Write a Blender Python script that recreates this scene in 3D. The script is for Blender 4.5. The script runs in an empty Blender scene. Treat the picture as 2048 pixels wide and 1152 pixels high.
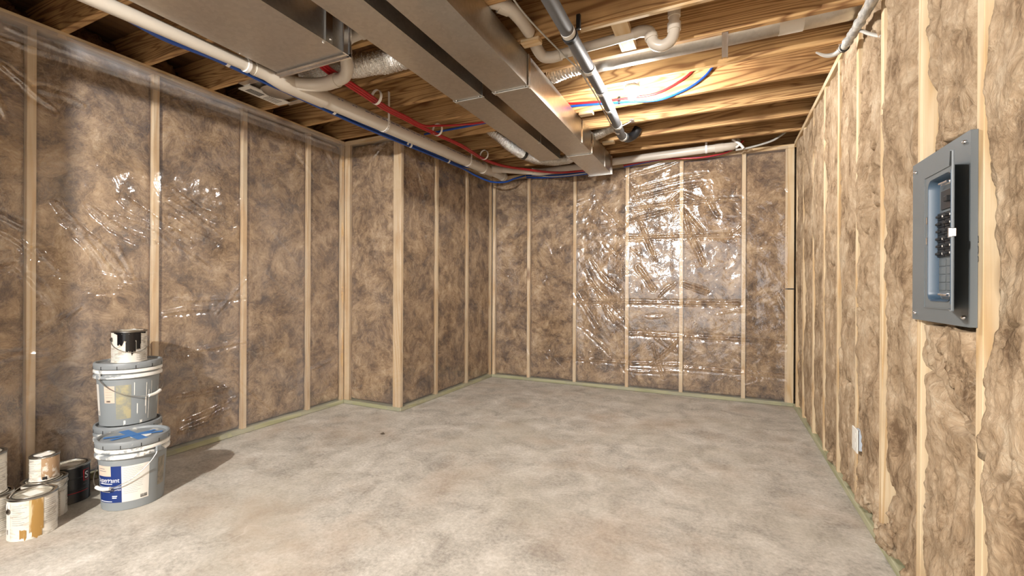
import bpy, bmesh, math, random
import numpy as np
from mathutils import Vector, Matrix, noise as mn
random.seed(7); RNG = np.random.default_rng(7)
D = bpy.data; SC = bpy.context.scene; COL = SC.collection
PI = math.pi

# ------------------------------------------------------------------ camera
H = 1.165
cam = D.objects.new('camera', D.cameras.new('camera')); COL.objects.link(cam); SC.camera = cam
cam.data.sensor_width = 36; cam.data.lens = 892.9 * 36 / 2048; cam.data.clip_start = 0.02
def _rot(yaw, p, r):
    c, s = math.cos(yaw), math.sin(yaw)
    Dm = np.array([[c, 0, -s], [s, 0, c], [0, -1, 0]])
    P = np.array([[1, 0, 0], [0, math.cos(p), math.sin(p)], [0, -math.sin(p), math.cos(p)]])
    Q = np.array([[math.cos(r), -math.sin(r), 0], [math.sin(r), math.cos(r), 0], [0, 0, 1]])
    return (Q @ P @ Dm.T).T
_M = _rot(math.radians(25.054), math.radians(-0.0265), math.radians(0.2555))
_m = Matrix.Identity(4)
for i in range(3):
    _m[i][0] = _M[i, 0]; _m[i][1] = -_M[i, 1]; _m[i][2] = -_M[i, 2]
_m[2][3] = H
cam.matrix_world = _m

# ------------------------------------------------------------------ world, lights, exposure
w = D.worlds.new('basement_air'); SC.world = w; w.use_nodes = True
w.node_tree.nodes['Background'].inputs[0].default_value = (1.0, 0.96, 0.93, 1)
w.node_tree.nodes['Background'].inputs[1].default_value = 1.7
SC.view_settings.view_transform = 'Standard'; SC.view_settings.look = 'None'
SC.view_settings.gamma = 1; SC.view_settings.use_curve_mapping = False
SC.view_settings.exposure = 0.30
BULB = (-0.585, 3.285, 2.552); BULB2 = (-1.5, -1.4, 2.30)
BULB_W = 2600.0; BULB2_W = 18500.0
def area(name, loc, target, sx, sy, power, col):
    l = D.lights.new(name, 'AREA'); l.shape = 'RECTANGLE'; l.size = sx; l.size_y = sy; l.energy = power; l.color = col
    o = D.objects.new(name, l); COL.objects.link(o); o.location = loc
    o.rotation_euler = (Vector(target) - Vector(loc)).to_track_quat('-Z', 'Y').to_euler(); return o

# ------------------------------------------------------------------ helpers
def link(o, parent=None):
    COL.objects.link(o)
    if parent is not None: o.parent = parent
    return o
def mesh(name, verts, faces, mat, parent=None, smooth=False, loc=None):
    me = D.meshes.new(name); me.from_pydata([tuple(v) for v in verts], [], [tuple(f) for f in faces])
    if mat: me.materials.append(mat)
    if smooth: me.shade_smooth()
    me.update(); o = D.objects.new(name, me)
    if loc: o.location = loc
    return link(o, parent)
def grid_mesh(name, P, mat, parent=None, smooth=True, flip=False):
    """P: (n,m,3) array of points"""
    n, m = P.shape[:2]
    me = D.meshes.new(name)
    idx = np.arange(n * m).reshape(n, m)
    q = np.stack([idx[:-1, :-1], idx[1:, :-1], idx[1:, 1:], idx[:-1, 1:]], -1).reshape(-1, 4)
    if flip: q = q[:, ::-1]
    me.vertices.add(n * m); me.vertices.foreach_set('co', P.reshape(-1).astype(np.float32))
    me.loops.add(q.size); me.loops.foreach_set('vertex_index', q.reshape(-1).astype(np.int32))
    me.polygons.add(len(q)); me.polygons.foreach_set('loop_start', (np.arange(len(q)) * 4).astype(np.int32))
    try: me.polygons.foreach_set('loop_total', np.full(len(q), 4, np.int32))
    except Exception: pass
    me.update(calc_edges=True); me.validate()
    if smooth: me.shade_smooth()
    me.materials.append(mat); o = D.objects.new(name, me); return link(o, parent)
def empty(name, loc, label=None, cat=None, group=None, rz=0):
    o = D.objects.new(name, None); o.empty_display_size = .05; o.location = loc; o.rotation_euler = (0, 0, rz)
    if label: o['label'] = label
    if cat: o['category'] = cat
    if group: o['group'] = group
    return link(o)
def tag(o, label, cat, group=None):
    o['label'] = label; o['category'] = cat
    if group: o['group'] = group
    return o
class MB:
    """collects shapes in one mesh"""
    def __init__(s): s.v = []; s.f = []
    def add(s, v, f):
        b = len(s.v); s.v += [tuple(x) for x in v]; s.f += [tuple(i + b for i in q) for q in f]
    def box(s, x0, x1, y0, y1, z0, z1, M=None, c=0.0):
        if c <= 0:
            v = [(x, y, z) for z in (z0, z1) for y in (y0, y1) for x in (x0, x1)]
            f = [(0, 2, 3, 1), (4, 5, 7, 6), (0, 1, 5, 4), (2, 6, 7, 3), (0, 4, 6, 2), (1, 3, 7, 5)]
        else:
            bm = bmesh.new(); bmesh.ops.create_cube(bm, size=1)
            for q in bm.verts:
                q.co = Vector(((x0 + x1) / 2 + q.co.x * (x1 - x0), (y0 + y1) / 2 + q.co.y * (y1 - y0), (z0 + z1) / 2 + q.co.z * (z1 - z0)))
            bmesh.ops.bevel(bm, geom=list(bm.edges), offset=c, segments=1, affect='EDGES', profile=.5)
            bm.verts.index_update(); v = [tuple(q.co) for q in bm.verts]; f = [tuple(q.index for q in p.verts) for p in bm.faces]; bm.free()
        if M is not None: v = [tuple(M @ Vector(q)) for q in v]
        s.add(v, f)
    def tube(s, pts, r, seg=14, cap=True, rad=None):
        pts = [Vector(p) for p in pts]; n = len(pts)
        T = [(pts[min(i + 1, n - 1)] - pts[max(i - 1, 0)]).normalized() for i in range(n)]
        up = Vector((0, 0, 1)) if abs(T[0].z) < .9 else Vector((1, 0, 0))
        N = (up - T[0] * up.dot(T[0])).normalized(); v = []; f = []
        for i in range(n):
            N = (N - T[i] * N.dot(T[i])).normalized(); B = T[i].cross(N); rr = rad[i] if rad is not None else r
            for k in range(seg):
                a = 2 * PI * k / seg; v.append(pts[i] + (N * math.cos(a) + B * math.sin(a)) * rr)
        for i in range(n - 1):
            for k in range(seg):
                k2 = (k + 1) % seg; f.append((i * seg + k, i * seg + k2, (i + 1) * seg + k2, (i + 1) * seg + k))
        if cap: f.append(tuple(range(seg - 1, -1, -1))); f.append(tuple((n - 1) * seg + k for k in range(seg)))
        s.add(v, f)
    def lathe(s, prof, seg=40, a0=0, a1=2 * PI, M=None):
        full = abs(a1 - a0 - 2 * PI) < 1e-6; n = seg if full else seg + 1; v = []; f = []
        for r, z in prof:
            for k in range(n):
                a = a0 + (a1 - a0) * k / seg; v.append(Vector((r * math.cos(a), r * math.sin(a), z)))
        for i in range(len(prof) - 1):
            for k in range(seg):
                k2 = (k + 1) % n; f.append((i * n + k, i * n + k2, (i + 1) * n + k2, (i + 1) * n + k))
        if M is not None: v = [M @ q for q in v]
        s.add(v, f)
    def build(s, name, mat, parent=None, smooth=False, loc=None):
        o = mesh(name, s.v, s.f, mat, parent, False, loc)
        if smooth: o.data.shade_smooth(); 
        if smooth:
            try: o.data.set_sharp_from_angle(angle=math.radians(38))
            except Exception: pass
        return o
def spline(pts, n=8):
    P = [Vector(p) for p in pts]; P = [P[0] * 2 - P[1]] + P + [P[-1] * 2 - P[-2]]; out = []
    for i in range(1, len(P) - 2):
        for k in range(n):
            t = k / n; a, b, c, d = P[i - 1:i + 3]
            out.append(.5 * ((2 * b) + (c - a) * t + (2 * a - 5 * b + 4 * c - d) * t * t + (3 * b - a - 3 * c + d) * t ** 3))
    return out + [P[-2]]
def tube_obj(name, pts, r, mat, parent=None, seg=12, sm=True, **k):
    m = MB(); m.tube(pts, r, seg, **k); return m.build(name, mat, parent, sm)
def sphere(m, c, r, seg=10, sq=1.0):
    m.lathe([(max(1e-4, r * math.sin(PI * i / 6)), -r * sq * math.cos(PI * i / 6)) for i in range(7)], seg, M=Matrix.Translation(c))
# vectorised value noise
def _hash(ix, iy, seed):
    h = (ix.astype(np.int64) * 374761393 + iy.astype(np.int64) * 668265263 + seed * 1442695041) & 0xffffffff
    h = ((h ^ (h >> 13)) * 1274126177) & 0xffffffff; h = (h ^ (h >> 16)) & 0xffff
    return h / 65535.0
def vnoise(x, y, seed=0):
    ix = np.floor(x); iy = np.floor(y); fx = x - ix; fy = y - iy
    fx = fx * fx * fx * (fx * (fx * 6 - 15) + 10); fy = fy * fy * fy * (fy * (fy * 6 - 15) + 10)
    a = _hash(ix, iy, seed); b = _hash(ix + 1, iy, seed); c = _hash(ix, iy + 1, seed); d = _hash(ix + 1, iy + 1, seed)
    return (a * (1 - fx) + b * fx) * (1 - fy) + (c * (1 - fx) + d * fx) * fy
def fbm(x, y, seed=0, o=4, g=.5):
    t = 0; amp = 1; tot = 0
    for i in range(o):
        t = t + amp * vnoise(x * 2 ** i, y * 2 ** i, seed + i * 17); tot += amp; amp *= g
    return t / tot
def ridge(x, y, seed=0, o=3):
    t = 0; amp = 1; tot = 0
    for i in range(o):
        t = t + amp * (1 - np.abs(2 * vnoise(x * 2 ** i, y * 2 ** i, seed + i * 31) - 1)); tot += amp; amp *= .5
    return t / tot

# ------------------------------------------------------------------ materials
def srgb(*c): return tuple(((x / 255) / 12.92 if x / 255 <= .04045 else ((x / 255 + .055) / 1.055) ** 2.4) for x in c) + (1,)
class NT:
    def __init__(s, name):
        s.m = D.materials.new(name); s.m.use_nodes = True; s.t = s.m.node_tree; s.t.nodes.clear()
        s.out = s.n('ShaderNodeOutputMaterial')
    def n(s, t, **k):
        x = s.t.nodes.new(t)
        for a, b in k.items():
            if a.startswith('i_'):
                key = a[2:]; key = int(key) if key.isdigit() else key.replace('_', ' ')
                s.set(x.inputs[key], b)
            else: setattr(x, a, b)
        return x
    def set(s, inp, v):
        if hasattr(v, 'is_linked') or isinstance(v, bpy.types.NodeSocket): s.t.links.new(v, inp)
        else: inp.default_value = v
    def coord(s, rnd=False, scale=(1, 1, 1)):
        tc = s.n('ShaderNodeTexCoord').outputs['Object']
        if rnd:
            oi = s.n('ShaderNodeObjectInfo'); m = s.math('MULTIPLY', oi.outputs['Random'], 37.0)
            cb = s.n('ShaderNodeCombineXYZ', i_0=m, i_1=m, i_2=m); tc = s.vm('ADD', tc, cb.outputs[0])
        mp = s.n('ShaderNodeMapping', i_Vector=tc, i_Scale=scale); return mp.outputs[0]
    def vm(s, op, a, b=None):
        x = s.n('ShaderNodeVectorMath', operation=op); s.set(x.inputs[0], a)
        if b is not None: s.set(x.inputs[1], b)
        return x.outputs[0]
    def math(s, op, a, b=None, clamp=False):
        x = s.n('ShaderNodeMath', operation=op, use_clamp=clamp); s.set(x.inputs[0], a)
        if b is not None: s.set(x.inputs[1], b)
        return x.outputs[0]
    def noise(s, vec, scale, detail=4, rough=.5, dist=0., color=False):
        x = s.n('ShaderNodeTexNoise', i_Vector=vec, i_Scale=scale, i_Detail=detail, i_Roughness=rough, i_Distortion=dist)
        return x.outputs['Color' if color else 0]
    def ramp(s, f, stops, interp='LINEAR'):
        x = s.n('ShaderNodeValToRGB', i_Fac=f); cr = x.color_ramp; cr.interpolation = interp
        while len(cr.elements) < len(stops): cr.elements.new(.5)
        for e, (p, c) in zip(cr.elements, stops): e.position = p; e.color = c if len(c) == 4 else tuple(c) + (1,)
        return x.outputs[0]
    def mix(s, f, a, b, bt='MIX'):
        x = s.n('ShaderNodeMix', data_type='RGBA', blend_type=bt); s.set(x.inputs[0], f); s.set(x.inputs[6], a); s.set(x.inputs[7], b); return x.outputs[2]
    def bump(s, h, st, dist=.01):
        return s.n('ShaderNodeBump', i_Height=h, i_Strength=st, i_Distance=dist).outputs[0]
    def pbr(s, **k):
        p = s.n('ShaderNodeBsdfPrincipled', **k); s.t.links.new(p.outputs[0], s.out.inputs[0]); return p
B4 = lambda v: (v, v, v, 1)
def simple(name, col, rough=.5, metal=0., **k):
    t = NT(name); t.pbr(i_Base_Color=col, i_Roughness=rough, i_Metallic=metal, **k); return t.m
def wood(name, axis, light, mid, dark, ring=26, var=.25):
    t = NT(name); a = 'xyz'.index(axis)
    def sc(al, ac): v = [ac] * 3; v[a] = al; return tuple(v)
    c = t.coord(True, (1, 1, 1))
    st = t.n('ShaderNodeMapping', i_Vector=c, i_Scale=sc(.35, 5.0)).outputs[0]
    n1 = t.noise(st, 1.0, 3, .45, .4)
    rings = t.math('SINE', t.math('MULTIPLY', n1, ring * 5.5))
    rings = t.math('ADD', t.math('MULTIPLY', rings, .5), .5)
    fine = t.noise(t.n('ShaderNodeMapping', i_Vector=c, i_Scale=sc(3, 130)).outputs[0], 1.0, 3, .6)
    blot = t.noise(c, 3.5, 3)
    base = t.mix(t.math('POWER', rings, 3.0), light, mid)
    base = t.mix(t.math('MULTIPLY', t.math('SUBTRACT', fine, .45, True), 1.6, True), base, mid)
    base = t.mix(t.math('MULTIPLY', t.math('SUBTRACT', blot, .5, True), 2.2, True), base, dark)
    oi = t.n('ShaderNodeObjectInfo')
    base = t.mix(t.math('MULTIPLY', oi.outputs['Random'], var), base, dark)
    vo = t.n('ShaderNodeTexVoronoi', i_Vector=t.n('ShaderNodeMapping', i_Vector=c, i_Scale=sc(1.6, 4.2)).outputs[0], i_Scale=1.0)
    k = t.math('LESS_THAN', vo.outputs['Distance'], .11)
    k2 = t.math('SUBTRACT', 1.0, t.math('MULTIPLY', vo.outputs['Distance'], 6.5, True), True)
    base = t.mix(t.math('POWER', k2, .8), base, srgb(112, 72, 40))
    t.pbr(i_Base_Color=base, i_Roughness=.75, i_Normal=t.bump(t.math('ADD', fine, t.math('MULTIPLY', rings, .6)), .25, .002))
    return t.m
STUD = (srgb(222, 202, 168), srgb(204, 172, 128), srgb(176, 142, 98))
JOI = (srgb(208, 168, 114), srgb(136, 96, 56), srgb(118, 84, 50))
M = {}
for a in 'xyz': M['stud_' + a] = wood('pale_stud_wood_' + a, a, *STUD, ring=12)
M['joist'] = wood('joist_wood', 'x', *JOI, ring=30, var=.35)
M['block'] = wood('block_wood', 'y', *STUD, ring=12)
for a in 'xy':
    M['green_' + a] = wood('treated_wood_' + a, a, srgb(180, 178, 148), srgb(160, 160, 126), srgb(140, 138, 108), ring=12)
def wool(name, dk, md, lt, hi, bstr=.5, zs=1.0):
    t = NT(name); c = t.coord()
    wv = t.vm('MULTIPLY', t.vm('SUBTRACT', t.noise(c, 2.6, 3, .5, color=True), (.5, .5, .5)), (.28, .28, .35))
    cw = t.vm('ADD', c, wv)
    wv2 = t.vm('MULTIPLY', t.vm('SUBTRACT', t.noise(cw, 9.0, 4, .6, color=True), (.5, .5, .5)), (.075, .075, .09))
    cw2 = t.n('ShaderNodeMapping', i_Vector=t.vm('ADD', cw, wv2), i_Scale=(1, 1, zs)).outputs[0]
    big = t.noise(cw, 5.0, 5, .6)
    blot = t.noise(cw2, 13.0, 6, .66, .3)
    fib = t.noise(cw2, 60.0, 6, .75, .8)
    v = t.math('ADD', t.math('ADD', t.math('MULTIPLY', big, .38), t.math('MULTIPLY', blot, .34)), t.math('MULTIPLY', fib, .28))
    col = t.ramp(v, [(.40, dk), (.475, md), (.55, lt), (.66, hi)])
    # long pale strands: thin level lines of warped noise
    s1 = t.noise(cw2, 7.0, 2, .4, 1.0); s2 = t.noise(t.vm('ADD', cw2, (3.1, 1.7, 5.3)), 12.0, 2, .4, .6)
    def line(x, k, w_): return t.math('SUBTRACT', 1.0, t.math('MULTIPLY', t.math('ABSOLUTE', t.math('SUBTRACT', t.math('FRACT', t.math('MULTIPLY', x, k)), .5)), w_, True), True)
    st = t.math('MULTIPLY', t.math('MAXIMUM', line(s1, 9.0, 9.0), line(s2, 7.0, 10.0)), t.math('MULTIPLY', t.math('SUBTRACT', t.noise(c, 5.5, 4, .6), .47, True), 5.0, True))
    col = t.mix(t.math('MULTIPLY', st, .32), col, hi)
    hb = t.math('ADD', t.math('ADD', t.math('MULTIPLY', blot, .9), t.math('MULTIPLY', fib, .5)), t.math('MULTIPLY', st, .12))
    p = t.pbr(i_Base_Color=col, i_Roughness=1.0, i_Normal=t.bump(hb, bstr, .02)); p.inputs['Specular IOR Level'].default_value = .1
    return t.m
M['wool_in'] = wool('brown_glass_wool', srgb(68, 51, 37), srgb(125, 99, 71), srgb(170, 142, 107), srgb(214, 192, 160), bstr=.45)
M['wool_out'] = wool('tan_glass_wool', srgb(116, 95, 74), srgb(162, 139, 112), srgb(186, 164, 137), srgb(212, 196, 171), bstr=.7, zs=.55)
M['wool_dark'] = wool('shaded_glass_wool', srgb(100, 74, 52), srgb(140, 108, 80), srgb(160, 130, 98), srgb(186, 160, 128), bstr=.8)  # shade of the left rim bays put into the wool colour
def poly(name, haze, rough, bst=.42):
    t = NT(name); c = t.coord()
    b1 = t.noise(c, 9, 3, .55, .8); b2 = t.noise(c, 32, 3, .5, 1.2)
    nrm = t.bump(t.math('ADD', b1, t.math('MULTIPLY', b2, .16)), bst, .012)
    tr = t.n('ShaderNodeBsdfTransparent', i_Color=(.975, .975, .98, 1))
    gl = t.n('ShaderNodeBsdfGlossy', i_Color=(1, 1, 1, 1), i_Roughness=rough, i_Normal=nrm)
    df = t.n('ShaderNodeBsdfDiffuse', i_Color=(.86, .87, .92, 1))
    g = t.n('ShaderNodeNewGeometry'); dt = t.n('ShaderNodeVectorMath', operation='DOT_PRODUCT'); t.set(dt.inputs[0], g.outputs['Incoming']); t.set(dt.inputs[1], g.outputs['Normal'])
    fr = t.math('ADD', .095, t.math('MULTIPLY', t.math('POWER', t.math('SUBTRACT', 1.0, t.math('ABSOLUTE', dt.outputs['Value']), True), 5.0), .85))
    hz = t.math('MULTIPLY', t.noise(c, 2.2, 4, .6, .6), haze * 2)
    m1 = t.n('ShaderNodeMixShader'); t.set(m1.inputs[0], hz); t.t.links.new(tr.outputs[0], m1.inputs[1]); t.t.links.new(df.outputs[0], m1.inputs[2])
    m2 = t.n('ShaderNodeMixShader'); t.set(m2.inputs[0], fr); t.t.links.new(m1.outputs[0], m2.inputs[1]); t.t.links.new(gl.outputs[0], m2.inputs[2])
    t.t.links.new(m2.outputs[0], t.out.inputs[0]); return t.m
M['poly'] = poly('clear_poly_sheet', .05, .10)
M['poly_flap'] = poly('double_poly_sheet', .20, .22); M['poly_left'] = poly('glare_hazed_poly_sheet', .09, .10, .26)  # left sheet's milky haze is raised to stand in for bluish glare
def concrete():
    t = NT('raw_concrete'); c = t.coord()
    big = t.noise(c, 1.1, 4, .55, .3); mid = t.noise(c, 5, 6, .68, .5); fine = t.noise(c, 55, 5, .75)
    v = t.math('ADD', t.math('MULTIPLY', mid, .55), t.math('MULTIPLY', fine, .45))
    col = t.ramp(v, [(.36, srgb(138, 132, 124)), (.47, srgb(172, 166, 156)), (.55, srgb(190, 184, 174)), (.66, srgb(212, 207, 199))])
    col = t.mix(t.math('MULTIPLY', t.math('SUBTRACT', big, .48, True), 2.6, True), col, srgb(172, 164, 148))
    wsh = t.noise(c, 2.3, 5, .6, 1.2)
    col = t.mix(t.math('MULTIPLY', t.math('SUBTRACT', wsh, .56, True), 2.4, True), col, srgb(204, 197, 186))
    tn = t.noise(t.n('ShaderNodeMapping', i_Vector=c, i_Location=(5, 2, 0)).outputs[0], 1.6, 4, .6)
    col = t.mix(t.math('MULTIPLY', t.math('SUBTRACT', tn, .5, True), 2.0, True), col, srgb(164, 140, 116))
    # thin curved trowel scratches
    wv = t.n('ShaderNodeTexVoronoi', feature='DISTANCE_TO_EDGE', i_Vector=t.vm('ADD', c, t.vm('MULTIPLY', t.noise(c, 2.5, 3, color=True), (.8, .8, 0))), i_Scale=1.7)
    sc = t.math('SUBTRACT', 1.0, t.math('MULTIPLY', wv.outputs[0], 160.0, True), True)
    sc = t.math('MULTIPLY', sc, t.math('MULTIPLY', t.math('SUBTRACT', t.noise(c, 4.1, 2), .5, True), 4, True))
    col = t.mix(t.math('MULTIPLY', sc, .28), col, srgb(222, 214, 204))
    rr = t.ramp(mid, [(.35, B4(.62)), (.65, B4(.85))])
    t.pbr(i_Base_Color=col, i_Roughness=rr, i_Normal=t.bump(t.math('ADD', fine, t.math('MULTIPLY', mid, .6)), .25, .004)); return t.m
M['concrete'] = concrete()
def galv(name, base=.62, rough=.3, col=(1, .975, .94)):
    t = NT(name); c = t.coord()
    n = t.noise(c, 3, 5, .6, 1.0); vo = t.n('ShaderNodeTexVoronoi', i_Vector=c, i_Scale=55)
    r = t.math('ADD', t.math('MULTIPLY', n, .22), rough - .11)
    v = t.math('ADD', t.math('MULTIPLY', t.n('ShaderNodeSeparateColor', i_0=vo.outputs['Color']).outputs[0], .06), base - .03)
    cc = t.n('ShaderNodeMix', data_type='RGBA', blend_type='MULTIPLY', i_0=1.0); t.set(cc.inputs[6], (col[0], col[1], col[2], 1)); t.t.links.new(v, cc.inputs[7])
    t.pbr(i_Base_Color=cc.outputs[2], i_Metallic=1.0, i_Roughness=r, i_Normal=t.bump(t.noise(c, 2.2, 2), .25, .02)); return t.m
M['galv'] = galv('galvanized_sheet', .56, .34, (1, .96, .89)); M['galv_bright'] = galv('galvanized_seam', .8, .2, (1, 1, 1))
def foil():
    t = NT('crinkled_foil'); c = t.coord()
    t.pbr(i_Base_Color=(.78, .76, .72, 1), i_Metallic=1., i_Roughness=.22, i_Normal=t.bump(t.noise(c, 70, 3, .6, 1.5), .9, .008)); return t.m
M['foil'] = foil()
def plastic(name, col, rough=.35, n=.12):
    t = NT(name); c = t.coord()
    d = tuple(x * .78 for x in col[:3]) + (1,)
    t.pbr(i_Base_Color=t.mix(t.math('MULTIPLY', t.noise(c, 9, 4, .6), n * 2), col, d), i_Roughness=rough); return t.m
M['pvc'] = plastic('white_pvc', srgb(204, 196, 184)); M['pvc_fit'] = plastic('pvc_fitting', srgb(196, 186, 172), .3)
M['red'] = plastic('red_tubing', srgb(168, 34, 38), .3); M['blue'] = plastic('blue_tubing', srgb(24, 74, 160), .3)
M['clip'] = plastic('white_clip', srgb(235, 232, 228)); M['black'] = simple('black_plastic', srgb(24, 24, 26), .45)
M['abs'] = plastic('grey_pipe', srgb(98, 100, 103), .5, .3); M['tape_w'] = simple('pale_tape', srgb(206, 202, 194), .4)
M['cable'] = plastic('grey_cable_sheath', srgb(182, 179, 172), .5)
M['osb'] = wood('subfloor_board', 'y', srgb(140, 104, 66), srgb(112, 80, 48), srgb(88, 62, 38), ring=8)
M['porcelain'] = simple('white_porcelain', srgb(238, 236, 230), .25)
M['steel'] = simple('bright_steel', (.75, .75, .76, 1), .25, 1.); M['wire'] = simple('bail_wire', (.55, .53, .5, 1), .3, 1.)
M['panel'] = simple('blue_grey_enamel', srgb(104, 110, 113), .4, .0); M['panel_in'] = simple('blue_grey_enamel_inner', srgb(60, 80, 98), .38, .0)
M['label_w'] = plastic('paper_label', srgb(226, 222, 214), .6, .15)
M['navy'] = simple('navy_label', srgb(20, 48, 112), .45); M['tapeblue'] = simple('blue_painters_tape', srgb(58, 110, 170), .6)
M['ink'] = simple('black_ink', srgb(26, 26, 28), .6); M['print'] = simple('grey_print', srgb(120, 120, 124), .6)
M['ink_blue'] = simple('pipe_print', srgb(74, 84, 128), .6)
M['whitetext'] = simple('white_print', srgb(238, 238, 240), .5); M['redink'] = simple('red_print', srgb(170, 30, 40), .5)
M['beige'] = simple('beige_sticker', srgb(210, 190, 172), .6)
def splotch(name, base, over, scale, lo, hi, stretch=(1, 1, 1), rough=.45, metal=0.):
    t = NT(name); c = t.coord(True, stretch)
    f = t.ramp(t.noise(c, scale, 5, .6, .4), [(lo, B4(0)), (hi, B4(1))])
    t.pbr(i_Base_Color=t.mix(f, base, over), i_Roughness=rough, i_Metallic=metal); return t.m
M['cable_dark'] = splotch('taped_grey_cable', srgb(150, 148, 144), srgb(196, 193, 186), 14, .45, .6, (3, 1, 3), .5)
M['bucket'] = splotch('grey_bucket_plastic', srgb(134, 140, 143), srgb(200, 202, 200), 9, .64, .68, (1, 1, .35))
M['bucket_lid'] = splotch('grey_lid_plastic', srgb(128, 133, 136), srgb(176, 176, 172), 14, .6, .66)
M['bucket_rib'] = splotch('painted_bucket_rim', srgb(138, 143, 146), srgb(228, 226, 220), 7, .42, .46)
M['can_paper'] = splotch('scuffed_can_label', srgb(214, 209, 198), srgb(176, 168, 154), 18, .5, .62, (1, 1, 2.5))
M['can_lid'] = splotch('paint_can_lid', srgb(150, 144, 130), srgb(206, 198, 180), 13, .48, .6, rough=.4, metal=.25)
M['can_rim'] = simple('can_rim_metal', (.32, .31, .29, 1), .3, 1.)
M['can_black'] = simple('black_can', srgb(30, 30, 34), .3); M['drip'] = splotch('ochre_paint_drip', srgb(158, 122, 64), srgb(206, 186, 150), 22, .5, .6, (1, 1, .25))
M['brown_smear'] = splotch('brown_paint_smear', srgb(168, 138, 106), srgb(216, 206, 192), 20, .5, .55, (1, 1, .5))
M['blackpaint'] = simple('dried_black_paint', srgb(18, 18, 20), .18); M['whitepaint'] = simple('dried_white_paint', srgb(232, 230, 224), .4)
def emis(st):
    t = NT('lit_bulb_glass'); e = t.n('ShaderNodeEmission', i_Color=(1.0, .965, .92, 1), i_Strength=st); t.t.links.new(e.outputs[0], t.out.inputs[0]); return t.m
M['bulb'] = emis(BULB_W); M['bulb2'] = emis(BULB2_W)

# ================================================================== THE SETTING
def struct(o): o['kind'] = 'structure'; return o
m = MB(); m.box(-4.3, 1.4, -3.6, 5.9, -.12, 0); struct(m.build('floor', M['concrete']))
# a chip of debris and stains belong to the slab
m = MB(); m.box(-4.3, 1.4, -3.6, 5.9, 2.858, 2.885); ceiling = struct(m.build('ceiling', M['osb']))

class Frame:
    def __init__(s, O, S, N): s.O = np.array(O, float); s.S = np.array(S, float); s.N = np.array(N, float)
    def pt(s, a, z, d): return s.O + a * s.S + np.array([0, 0, z]) + d * s.N
    def box(s, m, a0, a1, z0, z1, d0, d1, c=0.0):
        p = s.pt(a0, z0, d0); q = s.pt(a1, z1, d1); lo = np.minimum(p, q); hi = np.maximum(p, q)
        m.box(lo[0], hi[0], lo[1], hi[1], lo[2], hi[2], c=c)
    def grid(s, A, Z, Dp):
        return s.O[None, None] + A[..., None] * s.S + np.stack([np.zeros_like(Z), np.zeros_like(Z), Z], -1) + Dp[..., None] * s.N
    def flip(s): return np.cross(s.S, [0, 0, 1]) @ s.N < 0
FL = Frame((-3.42, 0, 0), (0, 1, 0), (1, 0, 0)); FJ = Frame((0, 3.34, 0), (1, 0, 0), (0, -1, 0))
FR = Frame((-2.71, 0, 0), (0, 1, 0), (1, 0, 0)); FB = Frame((0, 5.17, 0), (1, 0, 0), (0, -1, 0))
FX = Frame((.655, 0, 0), (0, 1, 0), (-1, 0, 0))
TOP = 2.62
def stud(F, a, par, ax='z', w=.038, d1=0, dep=-.089, z0=.038, z1=TOP - .042):
    m = MB(); F.box(m, a - w / 2, a + w / 2, z0, z1, dep, d1, .002); return m.build('stud', M['stud_z'], par)
def plates(F, a0, a1, par, ax, zt=TOP):
    m = MB(); F.box(m, a0, a1, 0.002, .038, -.089, .004, .002); m.build('bottom_plate', M['green_' + ax], par)
    m = MB(); F.box(m, a0, a1, zt - .042, zt, -.089, .003, .002); m.build('top_plate', M['stud_' + ax], par)
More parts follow.
